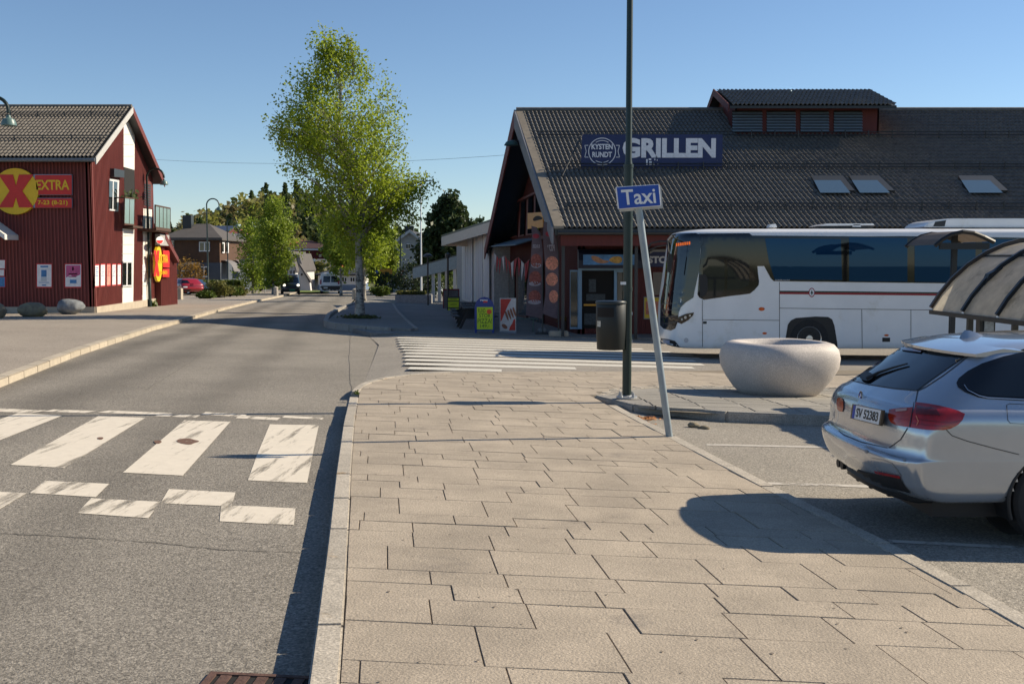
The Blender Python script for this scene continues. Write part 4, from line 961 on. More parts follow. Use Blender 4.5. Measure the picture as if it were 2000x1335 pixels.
line_decal(zz([(355,795),(420,806),(470,825),(500,862),(520,895)]),2.2,'bumper_crease_shade',M('crease_shade_silver',(.3,.32,.34),.3,metal=.5,var=0,coat=.8),car,bv,.004)  # crease shading drawn as a darker silver band
for c in ((541,806),(328,758)): decal('parking_sensor',[z8(c[0]+8*math.cos(a),c[1]+10*math.sin(a)) for a in np.linspace(0,6.28,10)[:-1]],bv,M('sensor',(.2,.21,.22),.4),car,.005,20)
vp=[Mc@Vector((.16+.2*(abs(y)/.72)**3,y,.29)) for y in np.linspace(-.72,.72,15)];MB().tube(vp,[.02]+[.045]*13+[.02],8).build('lower_lip',m_blk,car,smooth=True)
for y in (-.4,-.13,.13,.4):
    p=Mc@Vector((.15+.1*(abs(y)/.6)**3,y,.245));MB().box(-.02,.25,-.016,.016,0,.05,Matrix.Translation(p)@Mc.to_3x3().to_4x4()).build('diffuser_fin',m_blk,car,bevel=.006)
for y in (.58,.49): MB().tube([Mc@Vector((.14,y,.3)),Mc@Vector((.34,y,.3))],.034,14).build('tailpipe',m_blk,car,smooth=True)
# number plate, badge, wiper, aerial, spoiler, rails
pq=zz([(246,488),(417,523),(402,612),(234,570)])
hits=[];cq=z8(330,550);h=bv.ray_cast(CAM,ray(*cq).normalized())
pn=(Mc.to_3x3()@Vector((-1,0,.12))).normalized();pt=h[0]+pn*.03
corner=[onplane(x,y,pt,pn) for x,y in pq];plate=MB().prism(corner,-pn*.02).build('number_plate',m_gb,car)
ci=[onplane(x,y,pt+pn*.002,pn) for x,y in inset(pq,.1)];MB().prism(ci,-pn*.001).build('plate_face',m_lwhite,plate)
bl=[ci[0],ci[0].lerp(ci[1],.09),ci[3].lerp(ci[2],.09),ci[3]];MB().prism([p+pn*.001 for p in bl],pn*.0006).build('plate_band',M('plate_blue',(.01,.05,.35),.5),plate)
tc_=(ci[0].lerp(ci[1],.545)+ci[3].lerp(ci[2],.545))/2+pn*.0022;wv=(ci[1]-ci[0]);hv=(ci[0]-ci[3])
text('lettering','SV 52383',.1,m_blk,plate,frame(tc_,wv,hv),.002,.0005,fit=(wv.length*.8,hv.length*.68))
bp=z8(297,446);h=bv.ray_cast(CAM,ray(*bp).normalized())
def rdisc(name,c,n,r,mat,par,th=.006,k=20,a0=0,a1=2*math.pi,pie=False):
    n=Vector(n).normalized();u=n.cross(Vector((0,0,1))).normalized();v=u.cross(n)
    pts=[c+u*r*math.cos(a)+v*r*math.sin(a) for a in np.linspace(a0,a1,k+(1 if pie else 0),endpoint=pie)]
    if pie: pts=[Vector(c)]+pts
    return MB().prism(pts,n*th).build(name,mat,par)
bd=rdisc('badge',h[0],pn,.041,m_alloy,car,.008);rdisc('badge_ring',h[0]+pn*.008,pn,.037,m_blk,bd,.001)
rdisc('badge_field',h[0]+pn*.009,pn,.024,m_lwhite,bd,.001)
for q in (0,2): rdisc('badge_quarter',h[0]+pn*.01,pn,.024,MATS['plate_blue'],bd,.001,6,q*math.pi/2,(q+1)*math.pi/2,True)
wp=[bv.ray_cast(CAM,ray(*z8(*p)).normalized())[0]+pn*.03 for p in ((350,350),(420,312),(500,285),(580,263))];MB().tube(wp,[.018,.012,.009,.006],6).build('wiper',m_blk,car)
decal('wiper_motor',chaikin(zz([(290,345),(318,318),(355,318),(380,345),(345,372),(310,365)])),bv,m_blk,car,.02,8)
sp=MB();vs=[];N=13
for i in range(N):
    y=-.64+1.28*i/(N-1);bw=.10*(abs(y)/.64)**2.5
    for x,z in ((.56+bw,1.262),(.555+bw,1.282),(.75+bw,1.338-.02*(abs(y)/.64)**2),(.98+bw,1.352-.06*(abs(y)/.64)**3),(.72+bw,1.262)): vs.append(Mc@Vector((x,y,z)))
fs=[];
for i in range(N-1):
    for k in range(5): fs.append((i*5+k,i*5+(k+1)%5,i*5+5+(k+1)%5,i*5+5+k))
fs+=[(0,1,2,3,4),tuple((N-1)*5+k for k in range(5))]
sp.add(vs,fs).build('roof_spoiler',m_silver,car,smooth=True,angle=30)
decal('brake_light',zz([(525,176),(645,190),(640,205),(530,190)]),bv,m_tl2,car,.016,8)
for s_ in (-1,1):
    pr=[(.98,1.305),(1.08,1.33),(1.5,1.35),(2.0,1.352),(2.4,1.33),(2.5,1.31)];MB().tube([Mc@Vector((x,.615*s_,z-.005)) for x,z in pr],[.008,.016,.017,.017,.016,.008],6).build('roof_rail',m_blk,car,smooth=True)
fa=[z8(855,113),z8(868,85),z8(882,69),z8(910,69),z8(950,82),z8(990,100),z8(1007,111)]
fy=Y0+.02;MB().prism([at(x,y+1,fy) for x,y in fa],(0,.0,0)) ;fin=MB();lo_=[at(x,y+1,fy) for x,y in fa]
n=len(lo_);ctr=lo_;vs=[]
for p in ctr: vs+= [p,]
basez=min(p.z for p in ctr)-.02
ring=[]
for p in ctr:
    hgt=p.z-basez;vs_=0
fin.add([p for p in ctr]+[Vector((p.x,p.y-.035-.25*(p.z-basez)*.5,basez)) for p in ctr]+[Vector((p.x,p.y+.035,basez)) for p in ctr],[(i,i+1,n+i+1,n+i) for i in range(n-1)]+[(i+1,i,2*n+i,2*n+i+1) for i in range(n-1)]);fin.build('aerial_fin',m_silver,car,smooth=True,angle=60)
# ---------------------------------------------------------------- bus
m_busw=M('bus_white',(.8,.8,.8),.3,var=.05,scale=1.2,coat=.5,dirt=((.68,.66,.62),.58,.9));m_bg=glassy('bus_glass',(.004,.007,.012),.015,.75)
BF=3.74;BYN,BYF=26.0,28.5;byc=(BYN+BYF)/2;bg_=g(7,26)
bus=thing('coach_bus',(BF,byc,bg_),'white coach with dark windows and green and red stripe waiting before the grill building','bus')
def plan(xf,W,bow,pw=2.7,xr=15.95):
    row=[]
    for v in np.linspace(0,1,12):
        vv=v**.8;row.append((xf+bow*(1-(1-vv**pw)**(1/pw)),vv*W))
    for x in np.linspace(xf+bow+.25,xr,9): row.append((x,W))
    row.append((xr,0));return row
lv=[(-.5,3.98,1.19,.6),(-.46,3.86,1.22,.62),(-.36,3.79,1.245,.64),(-.1,3.755,1.25,.66),(.3,3.745,1.25,.68),(.65,3.77,1.25,.7),(1.2,3.84,1.25,.72),(1.7,3.905,1.25,.72),(2.1,3.97,1.245,.72),(2.24,4.02,1.235,.7),(2.32,4.12,1.2,.66),(2.375,4.35,1.1,.6),(2.405,4.7,.85,.5),(2.415,5.0,.4,.3),(2.416,5.2,.001,.05)]
Gb=[];
for z,xf,W,bow in lv: Gb.append([(x,-y,z) for x,y in plan(xf,W,bow)])
Gb=refine(np.array(Gb),3,0);bb=grid_obj('body',Gb,Matrix.Translation((0,byc,0)),m_busw,bus)
b2=bvh_of(bb)
def z6(x,y): return (1260+x/4.45,420+y/4.45)
def z6s(l): return [z6(*p) for p in l]
def z7(x,y): return (1580+x/4.171,400+y/4.171)
decal('windscreen',z6s([(206,178),(300,162),(440,158),(470,165),(482,290),(470,480),(430,660),(420,715),(350,760),(310,800),(292,850),(285,925),(262,985),(225,1002),(160,985),(132,955),(136,740),(165,600),(186,400)]),b2,m_bg,bus,.008,7)
decal('side_glazing',z6s([(470,162),(905,158),(930,178),(1300,180),(1960,186)])+[(1760,461),(1950,463.5),(2120,466),(2120,556),(1950,554),(1760,552)]+z6s([(1960,584),(1500,578),(1118,573),(1090,545),(1034,442),(975,443),(980,500),(990,575),(985,610),(950,650),(910,682),(720,705),(510,735),(470,715),(455,690),(470,480),(484,300)]),b2,m_gb,bus,.007,10)
m_bp=glassy('bus_pane_sky_blue',(.006,.03,.075),.01,.7,(.3,.6,1))  # glass tint, with the blue sky reflection put into base colour and specular
for q in (z6s([(500,385),(690,385),(690,640),(660,700),(505,722)]),z6s([(715,390),(835,390),(905,400),(905,600),(850,640),(712,650)])): decal('window_pane',q,b2,glassy('driver_pane',(.02,.022,.022),.03,.6),bus,.011,10)
for q in (z6s([(1040,202),(1700,208),(1712,565),(1125,560),(1075,400)]),[(1658,463),(1772,465),(1772,550),(1658,549)],[(1786,465),(1905,467),(1905,552),(1786,550)],[(1918,467),(2110,469),(2110,553),(1918,552)]): decal('window_pane',q,b2,m_bp,bus,.011,10)
def led(): 
    pts=z6s([(270,250),(400,232),(402,265),(272,280)]);return pts
for k in range(7):
    x=272+k*18;decal('destination_display',z6s([(x,246-k*2.4),(x+12,244-k*2.4),(x+12,270-k*2.4),(x,272-k*2.4)]),b2,M('led_orange',(.9,.16,.01),.5,var=.5,scale=60,emit=.35),bus,.012,8)
m_grn=M('stripe_green',(.01,.035,.02),.5,var=0);m_rds=M('stripe_red',(.3,.012,.02),.5,var=0)
decal('green_stripe',[(1522,567.6),(1660,568.8),(1820,570.5),(2100,573.5),(2100,576),(1820,573),(1660,571.4),(1522,570.2)],b2,m_grn,bus,.005,14);decal('red_stripe',[(1522,570.3),(1660,571.5),(1820,573.1),(2100,576.2),(2100,580),(1820,577),(1660,575.4),(1522,574.1)],b2,m_rds,bus,.005,14)
def ell(c,rx,ry,n=18): return [(c[0]+rx*math.cos(a),c[1]+ry*math.sin(a)) for a in np.linspace(0,2*math.pi,n,endpoint=False)]
ec=z6(1448,672);decal('emblem_rim',ell(ec,6,9.2),b2,M('emblem_red',(.35,.03,.05),.5),bus,.007,20);decal('emblem_field',ell(ec,4.6,7.4),b2,m_lwhite,bus,.009,20);decal('emblem_tree',[(ec[0],ec[1]-5),(ec[0]+2.6,ec[1]+2),(ec[0]+.7,ec[1]+2),(ec[0]+.7,ec[1]+5),(ec[0]-.7,ec[1]+5),(ec[0]-.7,ec[1]+2),(ec[0]-2.6,ec[1]+2)],b2,m_grn,bus,.011,20)
for pts in (z6s([(497,735),(498,1170)]),z6s([(1167,580),(1168,1102)]),[(1683,603),(1684,685)],[(1779,605),(1779,688)],z6s([(500,908),(1168,914)]),[(1522,601.5),(1640,603),(1900,606),(2100,608)],[(1360,682.8),(1372,684),(1530,686)]): line_decal(pts,1.0,'panel_gap',m_seam,bus,b2,.005)
decal('wheel_arch_shade',z6s([(1212,1190),(1216,1100),(1240,950),(1265,915),(1310,893),(1480,880),(1590,884),(1625,905),(1645,960),(1668,1100),(1678,1190)]),b2,m_blk,bus,.006,10)  # black patch on the uncut side, painted in for the hollow's shade
wc=at(*z6(1425,1078),BYN)
wheel(bus,(wc.x,BYN+.135,bg_+.5),(0,-1,0),.5,.3,.29,steel=True)
wheel(bus,(wc.x,BYF-.15,bg_+.5),(0,1,0),.5,.3,.29,steel=True);
for yy,sg_ in ((BYN+.3,-1),(BYF-.3,1)): wheel(bus,(wc.x+6.2,yy,g(wc.x+6.2,26)+.5),(0,sg_,0),.5,.5,.29,steel=True)
m_or=M('marker_orange',(.6,.09,.01),.25,var=.2,scale=30)
for c,rx,ry in (((1012,815),6,3.6),((1038,1026),4.6,2.2)): decal('side_marker',ell(z6(*c),rx,ry,12),b2,m_or,bus,.012,20)
decal('side_marker',ell(z7(630,1061),4.6,2.1,12),b2,m_or,bus,.012,20)
decal('step_recess',z6s([(783,1078),(850,1078),(850,1106),(783,1106)]),b2,m_blk,bus,.006,12);decal('step_recess',[z7(597,1080),z7(660,1080),z7(660,1114),z7(597,1114)],b2,m_blk,bus,.006,12);decal('service_cap',z6s([(503,922),(535,922),(535,944),(503,944)]),b2,m_dark,bus,.006,12)
decal('headlight',z6s([(290,885),(350,858),(425,844),(418,870),(375,912),(315,945),(285,930)]),b2,m_gb,bus,.012,6)
for c,r_ in (((350,888),2.6),((390,872),2.0),((320,905),2.0)): decal('lamp_lens',ell(z6(*c),r_,r_*1.15,10),b2,M('lamp_lens',(.55,.5,.42),.1,var=.1),bus,.017,20)
decal('fog_lamp',ell(z6(357,1086),4.5,4.8,14),b2,M('fog_lamp',(.5,.5,.52),.2,var=.05),bus,.01,20)
decal('bumper_grille',z6s([(138,1068),(200,1076),(262,1092),(302,1142),(230,1134),(150,1110)]),b2,m_blk,bus,.01,8)
decal('number_plate',z6s([(160,1078),(218,1086),(220,1118),(165,1106)]),b2,M('plate_pale',(.3,.36,.5),.4,var=.1),bus,.02,8)
for k in range(4): line_decal(z6s([(142,775+k*55),(200,768+k*58),(290,770+k*50)]),1.3,'grille_bar',M('grille_bar',(.06,.06,.065),.25),bus,b2,.014)
text_m=M('maker_letters',(.6,.6,.62),.5,var=0);c=at(*z6(1195,564),BYN-.014);text('lettering','SCANIA interlink',.07,text_m,bus,frame(c,(1,0,0),(0,0,1)),.0,.001,fit=(.36,.035))
# mirrors and roof gear
mr=MB();a=at(1311,460,27.0);mr.tube([a,at(1303,470,25.9),at(1306,492,25.75),at(1309,500,25.75)],.022,6);mr.build('mirror_arm',m_blk,bus)
MB().prism([at(x,y,25.7) for x,y in chaikin([(1306,493),(1313,497),(1313,520),(1309,533),(1304,530)],1)],(0,.14,0)).build('mirror',m_blk,bus)
mr=MB();a=at(1306,472,28.0);mr.tube([a,at(1290,471,28.2),at(1272,475,28.3),at(1264,486,28.3)],.022,6);mr.tube([at(1305,478,28.),at(1285,481,28.2),at(1268,488,28.3)],.018,6);mr.build('mirror_arm',m_blk,bus)
MB().prism([at(x,y,28.3) for x,y in chaikin([(1262,484),(1269,484),(1269,508),(1262,508)],1)],(0,.14,0)).build('mirror',m_blk,bus)
decal('wing_mirror',z6s([(470,518),(520,512),(540,545),(545,640),(520,700),(475,715)]),b2,m_blk,bus,.03,10)
acu=MB();pr=[(1804,444),(1812,436),(1826,430),(1855,426.5),(2150,426),(2150,445)];acu.prism([at(x,y,26.55) for x,y in pr],(0,1.4,0));acu.build('air_conditioning_unit',m_busw,bus,bevel=.03,smooth=True,angle=40)
MB().prism([at(x,y,26.54) for x,y in ((1823,442),(1827,433),(1848,430),(1845,442))],(0,.02,0)).build('intake_grille',m_dark,bus)
MB().prism([at(x,y,26.5) for x,y in ((1601,441),(1615,436.5),(1706,436.5),(1708,440))],(0,1.0,0)).build('roof_hatch',m_busw,bus);MB().prism([at(x,y,26.55) for x,y in ((1603,446),(1604,440.5),(1705,440.5),(1705,446))],(0,.8,0)).build('hatch_base',m_dark,bus)
MB().prism([at(x,y,26.5) for x,y in ((1502,444),(1505,438),(1515,437),(1518,444))],(0,.3,0)).build('roof_vent',m_busw,bus);MB().prism([at(x,y,26.5) for x,y in ((1665,443),(1667,438.5),(1680,438.5),(1682,443))],(0,.3,0)).build('roof_vent',m_busw,bus)
# ---------------------------------------------------------------- vans and parked cars further off
LV_VAN=[(.28,.1,.08,.84,4.7,.5),(.45,.02,.08,.93,4.8,.5),(.75,.0,.08,.95,4.8,.55),(1.0,.02,.08,.95,4.6,.6),(1.15,.04,.09,.94,4.2,.6),(1.5,.08,.1,.88,3.7,.5),(1.8,.13,.12,.82,3.35,.4),(1.9,.2,.12,.74,3.2,.4),(1.94,.4,.1,.4,3.0,.3),(1.945,.6,.1,.001,2.9,.2)]
def small_vehicle(kind,base,ang,paint,label,group,sc=1.,name='van',cut_low=None):
    Mx=car_matrix(base.x,base.y,ang);Mx=Mx@Matrix.Diagonal((sc,sc,sc,1))
    o=thing(name,Mx.translation,label,'van' if kind=='van' else 'car',group)
    A=loft_levels(LV_VAN if kind=='van' else LV_WAGON,3,2,None if kind=='van' else wagon_z)
    wxs=(.95,3.75) if kind=='van' else (WXR,WXF)
    bo=grid_obj('body',A,Mx,paint,o,lambda c:any((c[0]-wx)**2+(c[2]-.33)**2<.36**2 and abs(c[1])>.5 for wx in wxs))
    for wx in wxs:
        for s_ in (-1,1): wheel(o,Mx@Vector((wx,.8*s_,.33)),Mx.to_3x3()@Vector((0,s_,0)),.33*sc,.22*sc,.2*sc,steel=False)
    return o,bo,Mx
m_vd=M('van_dark',(.03,.028,.027),.35,var=.05,coat=.6);m_vw=M('van_white',(.8,.8,.82),.4,var=.05,coat=.3);m_cred=M('car_red',(.28,.008,.012),.3,var=.03,coat=.9);m_cblk=M('car_dark_blue',(.02,.035,.06),.3,coat=.7)
p=gp(645,577,RD);o,bo,Mx=small_vehicle('van',Vector((p.x,p.y,0)),R(99),m_vw,'white van with red tail lights driving away down the street','vans on the street');bz=bvh_of(bo)
decal('rear_window',[(632,539),(659,539),(660,551),(631,551)],bz,m_cglass,o,.02,6);decal('bumper',[(624,558),(664,558),(664,570),(624,570)],bz,M('bumper_grey',(.05,.048,.046),.6),o,.02,6)
for x in (626.5,661.5): decal('tail_light',[(x-1.6,543),(x+1.6,543),(x+1.6,555),(x-1.6,555)],bz,m_tl,o,.03,6)
decal('number_plate',[(632,560.5),(640,560.5),(640,563),(632,563)],bz,m_lwhite,o,.03,6);decal('window_divider',[(645.2,538),(646.6,538),(646.6,558),(645.2,558)],bz,m_vw,o,.03,6)
p=gp(567,577,RD);f_=Vector((math.cos(R(-79)),math.sin(R(-79)),0));o,bo,Mx=small_vehicle('van',Vector((p.x,p.y,0))-f_*4.7,R(-79),m_vd,'dark van with lit headlights coming up the street','vans on the street',.95);bz=bvh_of(bo)
decal('windscreen',[(555,542),(580,542),(584,551),(551,551)],bz,m_cglass,o,.02,6)
m_hl=M('headlamp_lit',(1,.9,.7),.3,var=0,emit=1.5)
for x in (555.5,582): decal('headlight',ell((x,557),2.8,2.2,10),bz,m_hl,o,.03,6)
decal('number_plate',[(565,564.5),(576,564.5),(576,567.5),(565,567.5)],bz,M('plate_green',(.03,.22,.12),.5),o,.03,6);decal('grille',[(559,559),(579,559),(578,563),(560,563)],bz,m_blk,o,.02,6)
p=gp(541,572,RD);o,bo,Mx=small_vehicle('car',p+Vector((-1.5,2,0)),R(100),m_cblk,'small dark blue car parked behind the oncoming van',None,1.,'parked_car')
p=gp(352,577);o,bo,Mx=small_vehicle('car',Vector(((379-1000)/FPX*90,90,0)),R(128),m_cred,'red car parked behind the red shop annex',None,1.05,'parked_car');bz=bvh_of(bo)
decal('rear_window',[(349,547),(366,547.5),(371,553),(346,553)],bz,m_cglass,o,.02,6);decal('tail_light',[(371,554),(378,553.5),(378,558),(371,558)],bz,m_tl2,o,.03,6);decal('tail_light',[(347,554.5),(351,554.5),(351,558),(347,558)],bz,m_tl2,o,.03,6);decal('bumper',[(348,565),(374,565),(374,571),(348,571)],bz,m_blk,o,.02,6);decal('number_plate',[(358,559),(366,559),(366,562),(358,562)],bz,m_lwhite,o,.03,6)
p=Vector((-29.5,92,0));o,bo,Mx=small_vehicle('car',Vector(((401-1000)/FPX*95,95,0)),R(160),M('car_silver_far',(.4,.43,.47),.3,metal=.4,coat=.7),'silver car parked beside the red car',None,1.,'parked_car')
# ---------------------------------------------------------------- street furniture
m_post=M('lamp_post_green',(.006,.02,.016),.4,var=.12,scale=5,spec=.5);m_postl=M('lamp_head_green',(.1,.17,.16),.4,var=.08)
m_galv=M('galvanised_steel',(.42,.43,.44),.45,metal=.5,var=.12,scale=12)
LB=gp(1224,779,.05);lpx=LB.x
lp=thing('lamp_post',LB,'tall dark green lamp post bolted to the planter island, carrying a litter bin','lamp post')
MB().tube([LB,LB+Vector((0,0,3.3))],.064,20).build('lower_pole',m_post,lp,smooth=True)
MB().tube([LB+Vector((0,0,3.28)),LB+Vector((0,0,3.4)),LB+Vector((0,0,8.2))]+[LB+Vector((.55-.55*math.cos(a),0,8.2+.55*math.sin(a))) for a in np.linspace(.3,3.0,9)],[.064,.045]+[.042]*10,16).build('upper_pole',m_post,lp,smooth=True)
for z in (3.28,2.55,1.55,.83): MB().tube([LB+Vector((0,0,z)),LB+Vector((0,0,z+.05))],.071,20).build('band',m_post,lp,smooth=True)
MB().lathe([(.0,.3),(.1,.28),(.2,.12),(.24,0),(.2,0)],LB+Vector((1.1,0,8.0)),20).build('lamp_head',m_postl,lp,smooth=True)
MB().lathe([(.15,.02),(.15,.04),(.08,.05),(.066,.06)],LB,20).build('flange',m_galv,lp)
for k in range(4):
    a=math.pi/4+k*math.pi/2;p=LB+Vector((.125*math.cos(a),.125*math.sin(a),-.03));MB().tube([p,p+Vector((0,0,.13))],.014,6).build('anchor_bolt',m_galv,lp);MB().tube([p+Vector((0,0,.07)),p+Vector((0,0,.095))],.026,6).build('nut',m_galv,lp)
sp_=at(1216,553,LB.y-.066);MB().box(sp_.x-.03,sp_.x+.05,LB.y-.068,LB.y-.064,sp_.z-.02,sp_.z+.02).build('sticker',m_lwhite,lp)
bc=at(1193,682,LB.y-.02);bn=thing('litter_bin',bc,'dark green round litter bin hanging on the lamp post','bin')
m_bin=M('bin_green',(.006,.009,.008),.5,var=.12,scale=4);zt=at(1193,590,LB.y).z-bc.z
MB().lathe([(.0,.0),(.19,0),(.2,.015),(.213,zt*.5),(.215,zt*.97),(.2,zt)],bc,32).build('drum',m_bin,bn,smooth=True,angle=40)
MB().lathe([(.2,zt-.02),(.222,zt-.02),(.225,zt+.0),(.215,zt+.02),(.0,zt+.03)],bc,32).build('lid',M('bin_lid',(.016,.02,.018),.4,var=.1),bn,smooth=True,angle=40)
def cyl_patch(name,c,r,a0,a1,z0,z1,mat,par,off=.003):
    vs=[];N=10
    for k in range(N+1):
        a=R(a0+(a1-a0)*k/N)
        for z in (z0,z1): vs.append((c.x+(r+off)*math.cos(a),c.y+(r+off)*math.sin(a),c.z+z))
    return MB().add(vs,[(2*k,2*k+2,2*k+3,2*k+1) for k in range(N)]).build(name,mat,par,smooth=True)
cyl_patch('opening',bc,.214,203,275,zt-.2,zt-.07,m_int,bn);cyl_patch('sticker',bc,.213,200,222,zt-.34,zt-.26,M('old_sticker',(.5,.48,.42),.6,var=.6,scale=40),bn)  # bin opening is a near-black patch, its inner shade painted on the drum
for z in (.12,zt-.16):MB().bar(bc+Vector((.18,0,z)),Vector((LB.x+.07,LB.y,bc.z+z)),.05,.04).build('bracket',m_galv,bn)
# taxi post
TB=gp(1310,853,-.005);tt=at(1247,404,TB.y-.15)
tx=thing('taxi_sign',TB,'leaning grey post with blue Taxi plate at the pavement edge','sign')
m_tp=M('post_grey',(.27,.32,.35),.5,metal=.2,var=.12,scale=6)
MB().tube([TB-Vector((0,0,.1)),tt],.039,16).build('post',m_tp,tx,smooth=True)
tq=[(1202,365),(1288,359.5),(1292,402),(1207,409)];SY=TB.y-.24
P4=[at(x,y,SY) for x,y in tq];MB().prism([p+Vector((.035,.14,-.02)) for p in P4],(0,-.01,0)).build('rear_plate',m_galv,tx)
MB().prism(P4,(0,.03,0)).build('plate_edge',m_lwhite,tx,bevel=.008);P5=[at(x,y,SY-.003) for x,y in inset(tq,.055)];MB().prism(P5,(0,.002,0)).build('plate',M('taxi_blue',(.006,.06,.36),.35,var=.05),tx)
u=(P4[1]-P4[0]);v_=(P4[0]-P4[3]);c=sum(P4,Vector())/4+Vector((0,-.0045,0));text('lettering','Taxi',.2,m_lwhite,tx,frame(c,u,v_),.003,.001,fit=(u.length*.77,v_.length*.68))
for px in (1209,1286): MB().bar(at(px,372,SY+.05),at(px,400,SY+.05),.02,.03,(0,1,0)).build('clamp',m_galv,tx)
# concrete planter
PB=Vector((4.2,16.85,0));PB.z=g(PB.x,PB.y)+ioff(PB.x,PB.y)
pt_=thing('concrete_planter',PB,'big pale speckled concrete planter bowl on the paved island','planter')
prof=[(.56,0),(.64,.012),(.74,.12),(.82,.27),(.865,.43),(.875,.58),(.85,.7),(.78,.785),(.69,.815),(.62,.80),(.58,.73),(.565,.70),(.0,.70)]
vs=[];N=56;fs=[]
for i,(r,z) in enumerate(prof):
    for k in range(N):
        a=2*math.pi*k/N;e=3.4;ca,sa=math.cos(a),math.sin(a);q=(abs(ca)**e+abs(sa)**e)**(-1/e);f=1+(q-1)*min(1,max(0,(z-.05)*2.4))*(.9 if i<9 else .5);b_=a+R(22)
        vs.append((PB.x+r*f*.94*math.cos(b_),PB.y+r*f*.94*math.sin(b_),PB.z+z*1.02))
for i in range(len(prof)-1):
    for k in range(N): fs.append((i*N+k,i*N+(k+1)%N,(i+1)*N+(k+1)%N,(i+1)*N+k))
MB().add(vs,fs).build('bowl',M('terrazzo',(.52,.47,.43),.6,var=.07,scale=3,fine=.35,fscale=110,spec=.4),pt_,smooth=True,angle=70)
MB().lathe([(.5,.722),(.3,.735),(0,.74)],PB,24).build('soil',M('soil',(.05,.035,.022),.95,var=.4,scale=12),pt_)
# bicycle / bus shelter with curved roof
m_rib=M('shelter_brown',(.055,.037,.025),.45,var=.12);m_ribk=M('shelter_black',(.012,.014,.016),.45,var=.1)
m_poly=M('shelter_panel',(.52,.47,.38),.35,var=.22,scale=3.5,trans=.55,dirt=((.3,.27,.21),.56,2.5))
arc=[at(x,y,15.) for x,y in ((1818,600),(1836,572),(1860,543),(1890,516),(1925,493),(1960,477),(1990,469))]
arc=[(p.x,p.z) for p in arc];xc=arc[-1][0]+.12;arc=arc+[(xc,arc[-1][1]+.005)]+[(2*xc-x,z) for x,z in arc[::-1]]
sh=thing('curved_shelter',(6.1,13.9,g(6.1,13.9)),'open shelter with curved translucent roof panels on dark ribs behind the silver car','shelter')
ribs=[15.0,13.95,12.95,12.0]
for i,Y in enumerate(ribs):
    rb=MB();vs=[];n=len(arc)
    for k,(x,z) in enumerate(arc):
        a=arc[max(k-1,0)];c=arc[min(k+1,n-1)];dx,dz=c[0]-a[0],c[1]-a[1];l=math.hypot(dx,dz);nx,nz=-dz/l,dx/l;th=.1 if i==0 else .085
        for s_ in (.02,-th): 
            for yy in (-.03,.03): vs.append((x+nx*s_,Y+yy,z+nz*s_))
    fs=[]
    for k in range(n-1):
        p=4*k;q=p+4;fs+=[(p,p+1,q+1,q),(p+2,q+2,q+3,p+3),(p,q,q+2,p+2),(p+1,p+3,q+3,q+1)]
    rb.add(vs,fs+[(0,2,3,1),(4*n-4,4*n-3,4*n-1,4*n-2)]).build('rib',m_rib if i==0 else m_ribk,sh)
cutk=[0,4,len(arc)//2,len(arc)-5,len(arc)-1]
for Ya,Yb in zip(ribs,ribs[1:]):
    for ka,kb in zip(cutk,cutk[1:]):
        vs=[];m=kb-ka+1
        for k in range(ka,kb+1):
            x,z=arc[k]
            for Y in (Ya-.032,Yb+.032): vs.append((x,Y,z-.035))
        MB().add(vs,[(2*j,2*j+1,2*j+3,2*j+2) for j in range(m-1)]).build('roof_panel',m_poly,sh)
for k in cutk: 
    x,z=arc[k];MB().box(x-.035,x+.035,ribs[-1]+.03,ribs[0]-.03,z-.09,z-.037).build('purlin',m_ribk,sh)
for Y,px,wd in ((13.95,1926,.2),(12.0,2040,.2)):
    x=at(px,600,Y).x;zz_=min(z for (xx,z) in arc if abs(xx-x)<.35);zt_=[z for xx,z in sorted(arc) if xx>=x][0];MB().prism([(x-wd/2,Y-.06,g(x,Y)+.0),(x+wd/2,Y-.06,g(x,Y)),(x+wd/2,Y-.06,zt_-.35),(x+wd*.9,Y-.06,zt_-.02),(x,Y-.06,zt_-.12),(x-wd/2,Y-.06,zt_-.4)],(0,.12,0)).build('post',m_ribk,sh)
for Y,px in ((14.9,1894),(14.9,1982)):
    x=at(px,640,Y).x;MB().box(x-.035,x+.035,Y-.035,Y+.035,g(x,Y)-.02,arc[0][1]+.02).build('slim_post',m_dark,sh)
x0=at(1905,606,13.8).x;MB().tube([(x0,13.8,at(1905,606,13.8).z),(x0+2,13.8,at(1905,606,13.8).z)],.03,8).build('rail',m_ribk,sh)
x=at(1934,600,13.86).x;MB().box(x-.06,x+.06,13.87,13.885,at(1934,648,13.86).z,at(1934,612,13.86).z).build('notice_case',M('notice',(.3,.34,.38),.3,var=.4,scale=20),sh)
cb=MB();cb.tube([(x0+.35+.07*math.cos(a)+a*.02,13.74,at(1905,606,13.8).z-.03+.06*math.sin(a)) for a in np.linspace(0,14,50)],.006,4);cb.build('cable_loop',m_ribk,sh)
fy=21.6;far=[at(x,y,fy) for x,y in ((1826,480),(1840,468),(1858,458),(1880,452.5),(1902,455),(1922,463),(1942,473))]
s2=thing('curved_shelter',(far[3].x,fy,g(far[3].x,fy)),'smaller arched shelter roof standing between the coach and the curved shelter','shelter')
for dy in (0,1.6): MB().tube([p+Vector((0,dy,0)) for p in far],.045,6).build('rib',m_ribk,s2)
vs=[];
for p in far: vs+=[p+Vector((0,.02,.02)),p+Vector((0,1.58,.02))]
MB().add(vs,[(2*j,2*j+1,2*j+3,2*j+2) for j in range(len(far)-1)]).build('roof_panel',M('shelter_dark_panel',(.12,.09,.06),.5,var=.2,trans=.3),s2)
MB().box(far[0].x+.1,far[-1].x-.1,fy-.02,fy+.06,far[0].z-.07,far[0].z+.06).build('tie_beam',m_ribk,s2)
